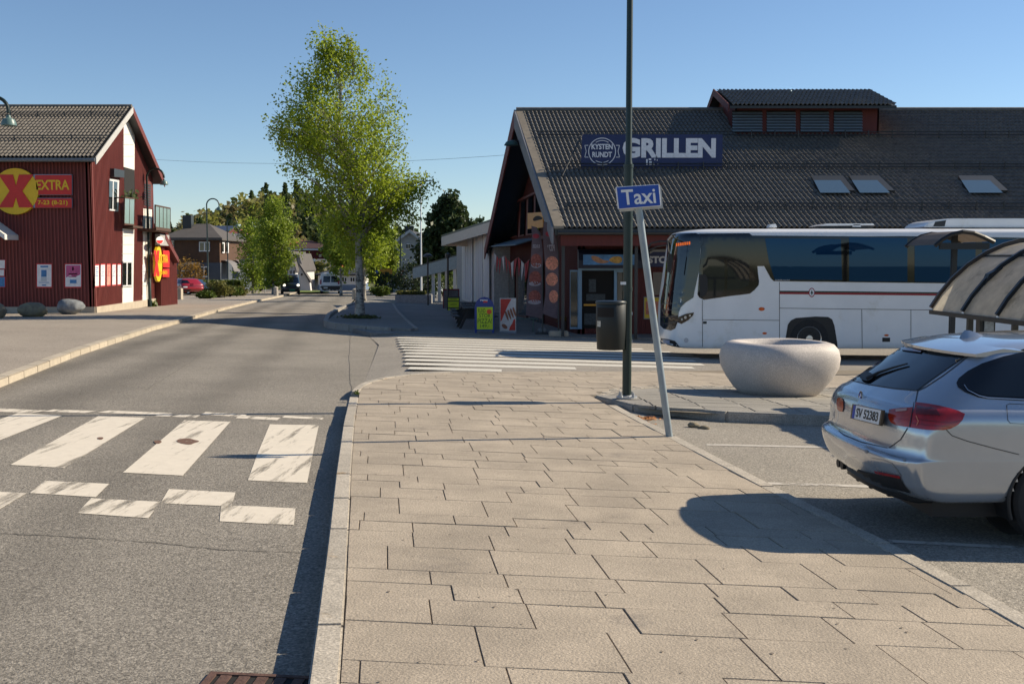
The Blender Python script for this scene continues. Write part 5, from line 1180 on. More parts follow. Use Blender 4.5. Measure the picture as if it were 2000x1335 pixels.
px_=at(1894,480,fy).x;MB().box(px_-.05,px_+.05,fy+.7,fy+.8,g(px_,fy)-.02,far[3].z).build('post',m_ribk,s2)
# boards, stand, flags in front of the grill
PEP=gp(945,651);PY=PEP.y
ab=thing('pavement_board',PEP,'blue pavement board with arched top and bright yellow-green handwritten pizza offer','sign')
m_pb=M('board_blue',(.006,.03,.2),.4,var=.08);m_lime=M('lime_sheet',(.5,.62,.02),.6,var=.05);m_ink=M('green_ink',(.02,.09,.02),.7,var=0)
arch=[(927,650),(927,598),(930,589),(937,582),(946,579.5),(955,582),(962,589),(965,598),(965,650),(961,650),(961,645),(931,645),(931,650)]
MB().prism([at(x,y,PY) for x,y in arch],(0,.04,0)).build('front_leaf',m_pb,ab);MB().prism([at(x,y,PY)+Vector((0,.05+.5*(y-582)/68,0)) for x,y in arch],(0,.03,0)).build('rear_leaf',m_pb,ab)
MB().prism([at(x,y,PY-.004) for x,y in rect(931.5,599.5,962.5,643)],(0,.003,0)).build('sheet',m_lime,ab)
for tx_,y,wd,h in (('RUND',606.5,14,8.5),('STOR',616,22,7.5),('PIZZA!',626.5,28,9),('149,-',636.5,18,7.5)):
    c=at(941 if tx_=='RUND' else 947,y,PY-.006);text('lettering',tx_,.1,m_ink,ab,frame(c,(1,0,0),(0,0,1)),.0,.001,fit=(wd/58.9,h/58.9))
MB().prism([at(x,y,PY-.008) for x,y in disc((955.5,608.5),4.9,16)],(0,.002,0)).build('price_dot',M('dot_red',(.7,.09,.02),.6,var=.1),ab)
c=at(945,586.3,PY-.006);text('lettering','PEPSI',.1,m_lwhite,ab,frame(c,(1,0,0),(0,0,1)),.003,.001,fit=(14/58.9,3/58.9))
MB().prism([at(x,y,PY-.006) for x,y in ((944,587.5),(952,586.5),(952,590.5),(944,591))],(0,.002,0)).build('logo_wave',m_sred,ab)
ST=gp(992,650);SY2=ST.y
st_=thing('poster_stand',ST,'upright stand with red and white food poster outside the grill','sign')
MB().prism([at(x,y,SY2) for x,y in rect(976,582,1008,647)],(0,.05,0)).build('frame',m_galv,st_)
MB().prism([at(x,y,SY2-.004) for x,y in rect(977.5,583.5,1006.5,645)],(0,.003,0)).build('sheet',M('sheet_white',(.6,.56,.54),.5,var=.15,scale=7),st_)
m_fr=M('print_red',(.5,.03,.02),.5,var=.2,scale=6);m_fb=M('print_brown',(.27,.1,.05),.5,var=.4,scale=12)
for pts,mm in (([(977.5,583.5),(999,583.5),(992,596),(987,608),(980,625),(977.5,628)],m_fr),([(1003,624),(1006.5,622),(1006.5,645),(994,645),(996,638),(1000,632)],m_fr)): MB().prism([at(x,y,SY2-.007) for x,y in pts],(0,.002,0)).build('print',mm,st_)
for k in range(4):
    a=(985+k*5,610-k*2.5);MB().prism([at(x,y,SY2-.009) for x,y in chaikin([(a[0],a[1]),(a[0]+3,a[1]-4),(a[0]+7,a[1]+6),(a[0]+9,a[1]+16),(a[0]+6,a[1]+15)],1)],(0,.002,0)).build('print',m_fb,st_)
MB().prism([at(x,y,SY2-.009) for x,y in chaikin([(979,633),(986,632),(992,639),(989,643),(982,640)],1)],(0,.002,0)).build('print',m_fb,st_)
MB().box(at(975,650,SY2).x,at(1009,650,SY2).x,SY2-.12,SY2+.35,ST.z-.02,ST.z+.06).build('foot',M('foot_grey',(.2,.22,.26),.5),st_)
def z4(x,y): return (900+x/2.67,200+y/2.67)
m_fl=M('flag_cloth',(.15,.11,.125),.8,var=.15,trans=.25);m_pizza=M('pizza_print',(.75,.3,.2),.8,var=.55,scale=22,trans=.25);m_burg=M('burger_print',(.32,.1,.08),.8,var=.5,scale=16,trans=.2);m_pale2=M('flag_pale_print',(.42,.38,.42),.8,var=.2,trans=.25)
def beach_flag(Y,outline,disks,pm,txt,tpos,polex,label,basepx,scale_t):
    B=gp(*basepx);B=Vector((at(polex,650,Y).x,Y,g(at(polex,650,Y).x,Y)))
    f=thing('beach_flag',B,label,'flag','beach flags outside the grill')
    wav=lambda p:Vector((0,.06*math.sin(p.z*3.1+p.x*5),0))
    def sh_(pts,mat,name,off,res=6):
        bm=bmesh.new();vs=[bm.verts.new((x,y,0)) for x,y in pts];fc=bm.faces.new(vs);bmesh.ops.triangulate(bm,faces=[fc])
        for _ in range(4):
            es=[e for e in bm.edges if e.calc_length()>res]
            if not es: break
            bmesh.ops.subdivide_edges(bm,edges=es,cuts=1);bmesh.ops.triangulate(bm,faces=bm.faces)
        for v in bm.verts:
            p=at(v.co.x,v.co.y,Y);v.co=p+wav(p)+Vector((0,-off,0))-B
        me=bpy.data.meshes.new(name);bm.to_mesh(me);bm.free();return link(me,name,mat,f,True,angle=80)
    sh_(outline,m_fl,'cloth',0)
    for (c,rx,ry),mm in disks: sh_(ell(c,rx,ry,18),mm,'food_print',.006)
    p=at(*tpos,Y);text('lettering',txt,.3,m_pale2,f,frame(p+wav(p)+Vector((0,-.02,0)),(-1,0,0),(0,0,1)),.01,.003,fit=scale_t)
    top=min(outline,key=lambda q:q[1]);pl=[B-Vector((0,0,.02)),at(polex,560,Y),at(polex-.5,500,Y),at(polex-4,460,Y),at(polex-12,439 if polex>1080 else 445,Y),at(top[0],top[1],Y)];MB().tube(pl,[.022,.018,.015,.012,.01,.008],6).build('pole',m_dark,f)
    return f,B
o2=[z4(*p) for p in ((432,622),(462,628),(484,655),(498,720),(507,800),(510,960),(507,1130),(425,1100),(442,1000),(440,850),(428,700))]
f2,B2=beach_flag(35.45,o2,[((z4(475,838),12.5,13.5),m_pizza),((z4(475,922),11.5,13),m_pizza),((z4(484,1012),9,12.5),m_pizza),((z4(464,685),8.5,5.5),M('flag_red_logo',(.4,.05,.07),.8,trans=.2))],m_pizza,'PIZZA',z4(470,758),1090.5,'tall dark beach flag with pizza pictures held by a stone-weighted pole','',(.34,.2)) if False else beach_flag(35.45,o2,[((z4(475,838),12.5,13.5),m_pizza),((z4(475,922),11.5,13),m_pizza),((z4(484,1012),9,12.5),m_pizza),((z4(464,685),8.5,5.5),M('flag_red_logo',(.4,.05,.07),.8,trans=.2))],m_pizza,'PIZZA',z4(468,758),1091,'tall dark beach flag with pizza pictures on a pole stuck in a stone block',(1090,655),(.27,.2))
o1=[z4(*p) for p in ((368,645),(395,650),(415,680),(426,760),(430,1000),(425,1125),(340,1110),(345,950),(365,830),(371,700))]
f1,B1=beach_flag(36.0,o1,[((z4(393,825),10.5,13.5),m_burg),((z4(388,915),12,13.5),m_burg),((z4(385,1012),12,12.5),m_burg),((z4(393,850),10,5),m_pale2),((z4(386,945),12,4.5),m_pale2),((z4(384,1040),13,4.5),m_pale2),((z4(392,697),7,4.5),MATS['flag_red_logo'])],m_burg,'BURGER',z4(393,750),1060,'tall dark beach flag with burger pictures beside the pizza flag',(1060,645),(.25,.12))
sb_=thing('flag_weight',gp(1091,656),'pale stone block weighting the pizza flag pole','stone block');q=gp(1091,656);MB().box(q.x-.32,q.x+.32,q.y-.16,q.y+.16,q.z-.02,q.z+.17).build('block',m_found,sb_,bevel=.03)
q=Vector((B1.x,B1.y,B1.z));MB().box(q.x-.25,q.x+.25,q.y-.2,q.y+.2,q.z-.02,q.z+.06).build('foot',m_dark,f1)
# boulders
def boulder(name,c,sx,sy,sz,seed,mat,label,group=None):
    rnd=random.Random(seed);bm=bmesh.new();bmesh.ops.create_icosphere(bm,subdivisions=4,radius=1)
    cut=[(Vector((rnd.gauss(0,1),rnd.gauss(0,1),rnd.gauss(0,1))).normalized(),rnd.uniform(.72,.95)) for _ in range(14)]
    for v in bm.verts:
        n=v.co.normalized();d=1
        for a,h in cut:
            k=n.dot(a)
            if k>.05: d=min(d,h/k*.5+d*.5 if h/k<d else d)
        d*=1+.02*math.sin(n.x*9+seed)*math.cos(n.y*8)+.012*math.sin(n.z*23+n.x*17);v.co=n*d;v.co.x*=sx;v.co.y*=sy;v.co.z*=sz
        v.co.z+=sz*.82
    me=bpy.data.meshes.new(name);bm.to_mesh(me);bm.free();o=link(me,name,mat,None,True,Vector((c[0],c[1],g(c[0],c[1]))),angle=60);return tag(o,label,'boulder',group)
m_bl1=M('boulder_brown',(.22,.18,.12),.9,var=.4,scale=4,bump=.5,bscale=14,dirt=((.2,.18,.08),.55,4));m_bl2=M('boulder_grey',(.17,.18,.19),.85,var=.35,scale=4,bump=.5,bscale=12,dirt=((.2,.17,.12),.6,3))
p=gp(55,619);boulder('boulder',(p.x,p.y+.4),.56,.45,.30,3,m_bl1,'brown rounded boulder before the shaded red shop wall','boulders by the red shop');p=gp(128,614);boulder('boulder',(p.x,p.y+.45),.58,.5,.35,8,m_bl2,'blue-grey angular boulder near the corner of the red shop','boulders by the red shop')
p=gp(-20,622);boulder('boulder',(p.x,p.y+.4),.4,.45,.32,12,m_bl1,'mossy boulder beyond the brown one along the red shop wall','boulders by the red shop')
p=gp(1059,650);boulder('boulder',(p.x,p.y),.16,.14,.11,5,m_bl2,'small grey stone beside the beach flag poles')
# street lamps
def street_lamp(bx,by,top,hd,label,dome=.2,Y=None,arm=None):
    B=gp(bx,by) if Y is None else Vector((at(bx,by,Y).x,Y,g(at(bx,by,Y).x,Y)))
    Y=B.y;T=at(bx,top,Y);Hd=at(hd[0],hd[1],Y);o=thing('street_lamp',B,label,'street lamp','arched green street lamps')
    r=(Hd.x-B.x)/2;zc=T.z-r
    path=[B-Vector((0,0,.05)),Vector((B.x,Y,B.z+1.2)),Vector((B.x,Y,B.z+1.25)),Vector((B.x,Y,zc))]+[Vector((B.x+r-r*math.cos(a),Y,zc+r*math.sin(a))) for a in np.linspace(.25,math.pi,11)]+[Vector((Hd.x,Y,Hd.z+dome*1.2))]
    MB().tube(path,[.085,.085,.06]+[.05]*13,10).build('pole',m_post,o,smooth=True)
    MB().lathe([(.0,dome*1.45),(dome*.25,dome*1.4),(dome*.32,dome*1.05),(dome*.75,dome*.85),(dome*.98,dome*.35),(dome,0),(dome*.85,0),(dome*.8,.02)],Vector((Hd.x,Y,Hd.z-.1)),18).build('shade',m_postl,o,smooth=True);return o
street_lamp(293,599,329,(320.5,357),'green arched street lamp beside the white strips of the red shop gable',.2)
street_lamp(-18,640,190,(17,238),'green arched street lamp before the shaded red shop wall',.2,Y=30.)
street_lamp(407,566,388,(428,408),'green arched street lamp by the shrubs and the brown house',.24,Y=85.)
street_lamp(446,562,427,(464,441),'green arched street lamp by the hedge of the brown house',.25,Y=108.)
street_lamp(467,560,447,(481,459),'green arched street lamp beyond the hedge, before the first birch',.25,Y=125.)
# bollards
for i,(x,y,l) in enumerate(((539,577,'short concrete bollard by the kerb beside the dark van'),(693,583,'concrete bollard behind the big birch trunk'),(697,579,'second concrete bollard behind the big birch trunk'),(410,566,'concrete bollard half hidden in shrubs'),(416,566,'concrete bollard beside another in the shrubs'))):
    p=gp(x,y,0);MB().lathe([(.2,-.05),(.2,.48),(.17,.5),(.17,.54),(.2,.56),(.19,.68),(.1,.74),(0,.75)],p,14).build('bollard',M('bollard_concrete',(.42,.38,.32),.85,var=.12,scale=5),None,smooth=True,at=p);tag(COL.objects[-1],l,'bollard','concrete bollards along the street')
# cable across the street
a=at(292,311,54.9);b_=at(985,303,44.);pts=[a.lerp(b_,t)-Vector((0,0,.55*4*t*(1-t)*.5)) for t in np.linspace(0,1,24)];MB().tube(pts,.007,4).build('overhead_cable',m_dark,None,at=a);tag(COL.objects[-1],'thin overhead cable strung across the street between red shop and gable','cable')
# drain grate
dq=[gp(x,y,RD+.006) for x,y in ((412,1313),(520,1318),(526,1350),(395,1350))];dr=thing('drain_grate',dq[0],'rusty cast iron drain grate set in the road by the kerb','drain')
m_rust=M('rusty_iron',(.11,.06,.045),.8,metal=.2,var=.35,scale=14,bump=.3,bscale=60)
c0=dq[0];W_=.56;Dp=.45;fx=(dq[1]-dq[0]).normalized();fy_=Vector((-fx.y,fx.x,0))*-1
rim=MB()
for a,c,wd in ((0,0,0),):
    for s0,e0,s1,e1 in ((0,0,1,.06),(0,.94,1,1),(0,.06,.06,.94),(.94,.06,1,.94)):
        q=[c0+fx*W_*u+fy_*Dp*v for u,v in ((s0,e0),(s1,e0),(s1,e1),(s0,e1))];rim.prism(q,(0,0,.008))
rim.build('frame',m_rust,dr)
for k in range(6):
    u=.1+k*.145;q=[c0+fx*W_*uu+fy_*Dp*vv for uu,vv in ((u,.07),(u+.085,.07),(u+.085,.93),(u,.93))];MB().prism(q,(0,0,.006)).build('bar',m_rust,dr)
MB().add([c0+fx*W_*u+fy_*Dp*v+Vector((0,0,.001)) for u,v in ((.03,.03),(.97,.03),(.97,.97),(.03,.97))],[(0,1,2,3)]).build('pit_shade',m_int,dr)  # flat near-black sheet under the bars, painted as the shade below
# dry leaves, clods
rng=random.Random(5);lf=MB()
for k in range(230):
    px=rng.gauss(1262,16) if k<180 else rng.gauss(1262,7);py=rng.gauss(817,2.2) if k<180 else rng.gauss(829,1.5)
    if px<1225 or px>1312: continue
    p=gp(px,py,-.024);d=Vector((rng.gauss(0,1),rng.gauss(0,1),rng.gauss(0,.3))).normalized()*.022;e=d.cross(Vector((rng.gauss(0,.4),rng.gauss(0,.4),1))).normalized()*.013;p=p+Vector((0,0,.008))
    lf.add([p-d,p+e,p+d,p-e],[(0,1,2,3)])
o=lf.build('dry_leaves',M('dry_leaf',(.42,.17,.05),.8,var=.3,scale=30));tag(o,'orange dry leaves blown against the island kerb','leaves',None,'stuff')
for k,(px,py,s) in enumerate(((1354,834,.05),(1362,835,.03),(1375,837,.035),(1381,838,.025),(1369,836,.02))):
    p=gp(px,py,-.03);bm_=boulder('clod',(p.x,p.y),s*1.4,s,s*.8,20+k,m_bl1,['largest dark clod of dirt lying in the parking bay','small clod touching the largest one in the bay','second largest dirt clod in the bay, lying apart','flat little clod at the end of the row in the bay','tiny crumb of dirt between the bigger clods'][k],'clods in the parking bay');bm_.location.z=p.z-.004;bm_['category']='clod'
# ---------------------------------------------------------------- trees
m_birch=M('birch_bark',(.36,.33,.285),.8,var=.5,scale=3,stretch=(1.5,1.5,7),dirt=((.03,.026,.022),.49,3.2));m_bark=M('dark_bark',(.07,.055,.04),.9,var=.3,scale=5)
def leafmat(n,c,t=.45): return M(n,c,.5,var=.35,scale=1.1,trans=t,spec=.3)
m_lf=leafmat('birch_leaf',(.29,.36,.03),.52);m_lf2=leafmat('birch_leaf_deep',(.23,.3,.035),.52);m_lf3=leafmat('bush_leaf',(.17,.165,.045));m_pine=leafmat('pine_needle',(.05,.075,.025),.3)
def leaves_obj(name,pts,size,mat,par,rs,elong=1.5,droop=0.):
    n=len(pts);d=rs.normal(size=(n,3));d[:,2]-=droop;d/=np.linalg.norm(d,axis=1)[:,None];u=rs.normal(size=(n,3));e=np.cross(d,u);e/=np.linalg.norm(e,axis=1)[:,None]
    s=(size*rs.uniform(.6,1.25,n))[:,None];a=pts-d*s*elong*.5;b=pts+e*s*.5-d*s*.1;c=pts+d*s*elong*.5;f=pts-e*s*.5-d*s*.1
    V=np.stack([a,b,c,f],1).reshape(-1,3);o0=wloc(par);V=V-np.array(list(o0))
    me=bpy.data.meshes.new(name);me.vertices.add(4*n);me.vertices.foreach_set('co',V.ravel());me.loops.add(4*n);me.loops.foreach_set('vertex_index',np.arange(4*n));me.polygons.add(n);me.polygons.foreach_set('loop_start',np.arange(0,4*n,4));me.polygons.foreach_set('loop_total',np.full(n,4));me.update();me.validate()
    return link(me,name,mat,par)
def tree(name,label,base,env,Hz,trunk_r,nbr,nper,lsize,mat,bark,seed,group=None,clear=.2,droop=.25,spread=.2,depth=.85,lean=(0,0),twig=.5,trunks=1):
    """env: rows (height above base, left extent, right extent) of the crown"""
    rs=np.random.RandomState(seed);base=Vector(base);t=thing(name,base,label,'tree',group)
    zs=[e[0] for e in env];ls=[e[1] for e in env];rsx=[e[2] for e in env]
    L=lambda z:np.interp(z,zs,ls);Rr=lambda z:np.interp(z,zs,rsx);ctr=lambda z:(L(z)+Rr(z))/2
    def tp(z):
        k=min(z/Hz,1);c=ctr(max(z,zs[0]))*min(1,max(0,(z-Hz*.15)/(Hz*.5)));return base+Vector((c+.12*math.sin(z*.9+seed)*k,.12*math.cos(z*1.1+seed)*k,z))
    tb=MB();n=12;zz_=[Hz*.97*i/n for i in range(n+1)]
    tb.tube([tp(z)-(Vector((0,0,.1)) if z==0 else Vector()) for z in zz_],[max(.012,trunk_r*(1.45 if i==0 else 1)*(1-i/n)**.75) for i in range(n+1)],10)
    pts=[];z0=zs[0]
    wts=np.array([max(Rr(z)-L(z),.05) for z in np.linspace(z0,zs[-1],60)]);wts/=wts.sum()
    for b in range(nbr):
        z=rs.choice(np.linspace(z0,zs[-1],60),p=wts)+rs.uniform(-.1,.1);a=rs.uniform(0,2*math.pi);half=(Rr(z)-L(z))/2
        rr=(rs.uniform(.25,1)**.55);ex=ctr(z)+half*math.cos(a)*rr;ey=half*depth*math.sin(a)*rr
        end=base+Vector((ex,ey,z));ln=math.hypot(ex-ctr(z),ey)
        zs_=max(clear*Hz,z-ln*rs.uniform(.5,1.1)-.3);st=tp(min(zs_,Hz*.93));mid=st.lerp(end,.55)+Vector((0,0,.12*ln))
        path=[st,st.lerp(mid,.5)+Vector((0,0,.03*ln)),mid,mid.lerp(end,.6),end];r0=max(.012,trunk_r*.33*(1-zs_/Hz)*min(1,ln/1.5+.2))
        tb.tube(path,[r0,r0*.8,r0*.55,r0*.3,.006],5,False)
        m=int(nper*rs.uniform(.5,1.5))
        tt=rs.uniform(.3,1.05,m)**.7;ia=np.clip(tt*4,0,3.999);P=np.array([list(p) for p in path]);i0=ia.astype(int);fr=(ia-i0)[:,None];q=P[i0]*(1-fr)+P[i0+1]*fr
        # twigs: clumps of leaves hanging off the branch
        nt_=max(3,m//14);tw=rs.randint(0,m,nt_);off=rs.normal(size=(nt_,3))*spread*1.6;which=rs.randint(0,nt_,m)
        q=q*.35+q[tw][which]*.65+off[which]*.8+rs.normal(size=(m,3))*spread*.55;q[:,2]-=rs.uniform(0,droop,m)
        pts.append(q)
    tb.build('trunk',bark,t,smooth=True,angle=80);leaves_obj('crown',np.concatenate(pts),lsize,mat,t,rs,droop=.3)
    return t
TBs=gp(703,621,.1);s_=FPX/TBs.y
def envpx(rows,bx,by,s): return sorted([((by-y)/s,(l-bx)/s,(r-bx)/s) for y,l,r in rows])
E1=envpx([(62,632,645),(85,624,668),(120,614,708),(150,582,756),(185,562,786),(215,548,800),(240,518,808),(255,512,812),(290,528,820),(330,552,826),(355,562,836),(380,572,826),(410,590,798),(440,628,760),(465,645,745),(485,660,730)],703,621,s_)
big=tree('birch_tree','tall birch in fresh leaf on the kerbed island between street and walkway',TBs,E1,(621-66)/s_,.16,240,125,.078,m_lf,m_birch,4,None,clear=.27,droop=.3,spread=.22)
# side boughs reaching out left and right
def bough(t,pp,n,seed,mat,ls=.078):
    rs=np.random.RandomState(seed);P=[at(x,y,TBs.y+dy) for x,y,dy in pp];tb=MB();tb.tube(P,[.05*(1-i/len(P))+.006 for i in range(len(P))],5,False);tb.build('bough',m_birch,t)
    A=np.array([list(p) for p in P]);tt=rs.uniform(.25,1.0,n)*(len(P)-1);i0=np.clip(tt.astype(int),0,len(P)-2);f=(tt-i0)[:,None];nt_=n//12;q=A[i0]*(1-f)+A[i0+1]*f;tw=rs.randint(0,n,nt_);off=rs.normal(size=(nt_,3))*.24;w_=rs.randint(0,nt_,n);q=q*.2+q[tw][w_]*.8+off[w_]+rs.normal(size=(n,3))*.1;q[:,2]-=rs.uniform(0,.35,n);leaves_obj('bough_leaves',q,ls,mat,t,rs)
bough(big,[(680,330,0),(620,285,0),(565,258,0),(520,246,.2)],900,1,m_lf);bough(big,[(690,300,0),(630,262,.3),(575,240,.3),(528,238,.4)],600,7,m_lf);bough(big,[(720,400,0),(770,372,0),(815,356,0),(848,352,.1)],750,2,m_lf);bough(big,[(720,430,0),(765,408,0),(795,412,0),(812,425,.1)],500,3,m_lf)
bough(big,[(660,150,0),(640,110,0),(633,80,0),(636,62,.1)],420,5,m_lf);bough(big,[(690,150,0),(690,110,0),(682,85,0),(678,68,.1)],420,6,m_lf)
rs=np.random.RandomState(3);q=np.array([list(TBs+Vector((rs.normal()*.28,rs.normal()*.28,abs(rs.normal())*.05))) for _ in range(500)]);o=leaves_obj('root_grass',q,.07,M('grass_tuft',(.09,.1,.03),.8,var=.3,trans=.3),big,rs,3.)
def bt_(px,py,Y,rows,label,seed,mat=m_lf2,nbr=110,nper=70,ls=.2,r=.11,name='birch_tree',bark=m_birch,cl=.2,grp='birches along the street',depth=.85,spread=.35):
    B=at(px,py,Y);B.z=g(B.x,Y);s=FPX/Y;pyb=508+(CAMZ-B.z)*s
    e=envpx(rows,px,pyb,s);return tree(name,label,B,e,(pyb-min(r_[0] for r_ in rows))/s,r,nbr,nper,ls,mat,bark,seed,grp,clear=cl,spread=spread,depth=depth)
bt_(494,566,104,[(432,490,500),(455,478,512),(480,474,516),(510,474,516),(540,478,512),(555,484,506)],'slender young birch beside the direction sign',11,nbr=70,ls=.16)
bt_(534,566,98,[(392,528,552),(410,512,566),(440,504,578),(475,502,582),(505,508,578),(530,514,566),(550,522,552)],'dense green birch behind the oncoming van',12,nbr=125,r=.14,ls=.16)
bt_(666,568,96,[(410,645,680),(440,632,698),(470,630,704),(500,638,698),(510,646,690)],'birch standing behind the white van and the big birch',13,nbr=75)
bt_(711,577,74,[(400,690,735),(430,676,750),(465,670,758),(495,674,752),(512,685,740)],'second birch on the walkway edge behind the big birch',14,nbr=75,ls=.14,r=.13,mat=m_lf)
bt_(740,566,100,[(420,728,760),(450,716,772),(490,712,776),(520,718,772),(540,726,760)],'pale birch before the grey gabled house',15,nbr=90)
# pine behind the low building
bt_(872,560,98,[(388,876,890),(402,862,902),(420,846,908),(440,832,925),(465,822,935),(490,815,940),(520,822,925)],'dark pine tree rising behind the pale low building',21,m_pine,170,120,.3,.2,'pine_tree',m_bark,.15,None,.8,.32)
bt_(920,560,104,[(438,915,928),(455,905,940),(480,900,950),(510,900,950)],'smaller dark pine beside the tall pine',22,m_pine,80,90,.3,.15,'pine_tree',m_bark,.15,None,.8,.3)
# bushes
def bush(px,py,Y,w_,h_,label,mat,n=900,ls=.14,seed=1,d_=None,name='shrub',grp=None,flat=.3,catg='shrub'):
    B=at(px,py,Y);B.z=g(B.x,Y);rs=np.random.RandomState(seed);t=thing(name,B,label,catg,grp);d_=d_ or w_*.6
    st=MB()
    for k in range(7): 
        a=rs.uniform(0,6.28);st.tube([B-Vector((0,0,.05)),B+Vector((math.cos(a)*w_*.2,math.sin(a)*d_*.2,h_*.4)),B+Vector((math.cos(a)*w_*.38,math.sin(a)*d_*.38,h_*.75))],[.03,.02,.008],5,False)
    st.build('stems',m_bark,t)
    k=max(8,n//28);v=rs.normal(size=(k,3));v/=np.linalg.norm(v,axis=1)[:,None];v*=rs.uniform(.45,1,k)[:,None]**.5
    c=v*np.array([w_/2,d_/2,h_*(.5-flat*.2)])+np.array([0,0,h_*.52]);q=c[rs.randint(0,k,n)]+rs.normal(size=(n,3))*np.array([w_,d_,h_])*.07;q[:,2]=np.clip(q[:,2],.02,None)
    leaves_obj('leaves',q+np.array(list(B)),ls,mat,t,rs);return t
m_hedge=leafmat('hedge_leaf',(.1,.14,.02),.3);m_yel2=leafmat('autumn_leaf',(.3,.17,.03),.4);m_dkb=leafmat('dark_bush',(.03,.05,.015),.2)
hb=at(424,560,101);hb.z=g(hb.x,101);hg=thing('clipped_hedge',hb,'low clipped green hedge along the brown house','hedge');rs=np.random.RandomState(9);n=4200
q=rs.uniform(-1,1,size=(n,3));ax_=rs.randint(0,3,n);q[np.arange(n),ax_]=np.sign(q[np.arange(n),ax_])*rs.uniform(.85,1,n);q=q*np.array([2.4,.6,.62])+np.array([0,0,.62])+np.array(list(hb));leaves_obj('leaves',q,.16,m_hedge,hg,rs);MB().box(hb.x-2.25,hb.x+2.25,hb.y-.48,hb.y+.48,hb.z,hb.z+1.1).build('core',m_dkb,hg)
for i,(px,Y,w_,h_,m,l) in enumerate(((425,80,2.2,1.25,m_lf3,'loose brownish shrub at the end of the planting strip'),(448,84,1.9,.9,m_hedge,'low green shrub in the planting strip by the hedge'),(465,88,1.4,.8,m_lf3,'small brown-green shrub at the far end of the planting strip'),(402,76,1.3,.5,m_hedge,'low ground cover shrub beside the parked red car'),(365,104,3.4,3.4,m_yel2,'yellow-brown leafed small tree before the brown house'),(755,96,2.2,2.2,m_dkb,'dark bush below the orange direction sign'),(742,90,1.6,.9,m_hedge,'low bright shrub by the walkway junction'),(803,86,2.6,3.0,m_dkb,'dark round conifer bush beside the flagpole'),(826,88,1.8,2.4,m_dkb,'dark narrow bush behind the flagpole'),(868,92,2.5,2.2,m_hedge,'green bush seen under the walkway canopy'),(610,150,6,4,m_lf3,'bushy yellow-green shrub before the dark roofed house'),(560,190,9,6,m_hedge,'wide green bush beside the dark red barn'),(650,185,7,5,m_lf3,'bush at the foot of the dark red barn'))):
    bush(px,560,Y,w_,h_,l,m,1500 if w_<5 else 1100,.13 if w_<5 else .45,30+i)
for i,(px,py,Y,l) in enumerate(((290,600,54.4,'weed tuft at the foot of the lamp beside the red shop'),(696,769,None,'tiny weed in the kerb joint at the pavement corner'))):
    B=gp(px,py) if Y is None else Vector((at(px,py,Y).x,Y,g(at(px,py,Y).x,Y)));rs=np.random.RandomState(i);sz=.25 if i==0 else .028;q=np.array([list(B+Vector((rs.normal()*sz*.6,rs.normal()*sz*.6,abs(rs.normal())*sz*.7))) for _ in range(140)]);t=thing('weed_tuft',B,l,'weed');leaves_obj('blades',q,sz*.5,m_hedge,t,rs,2.5,-1.)
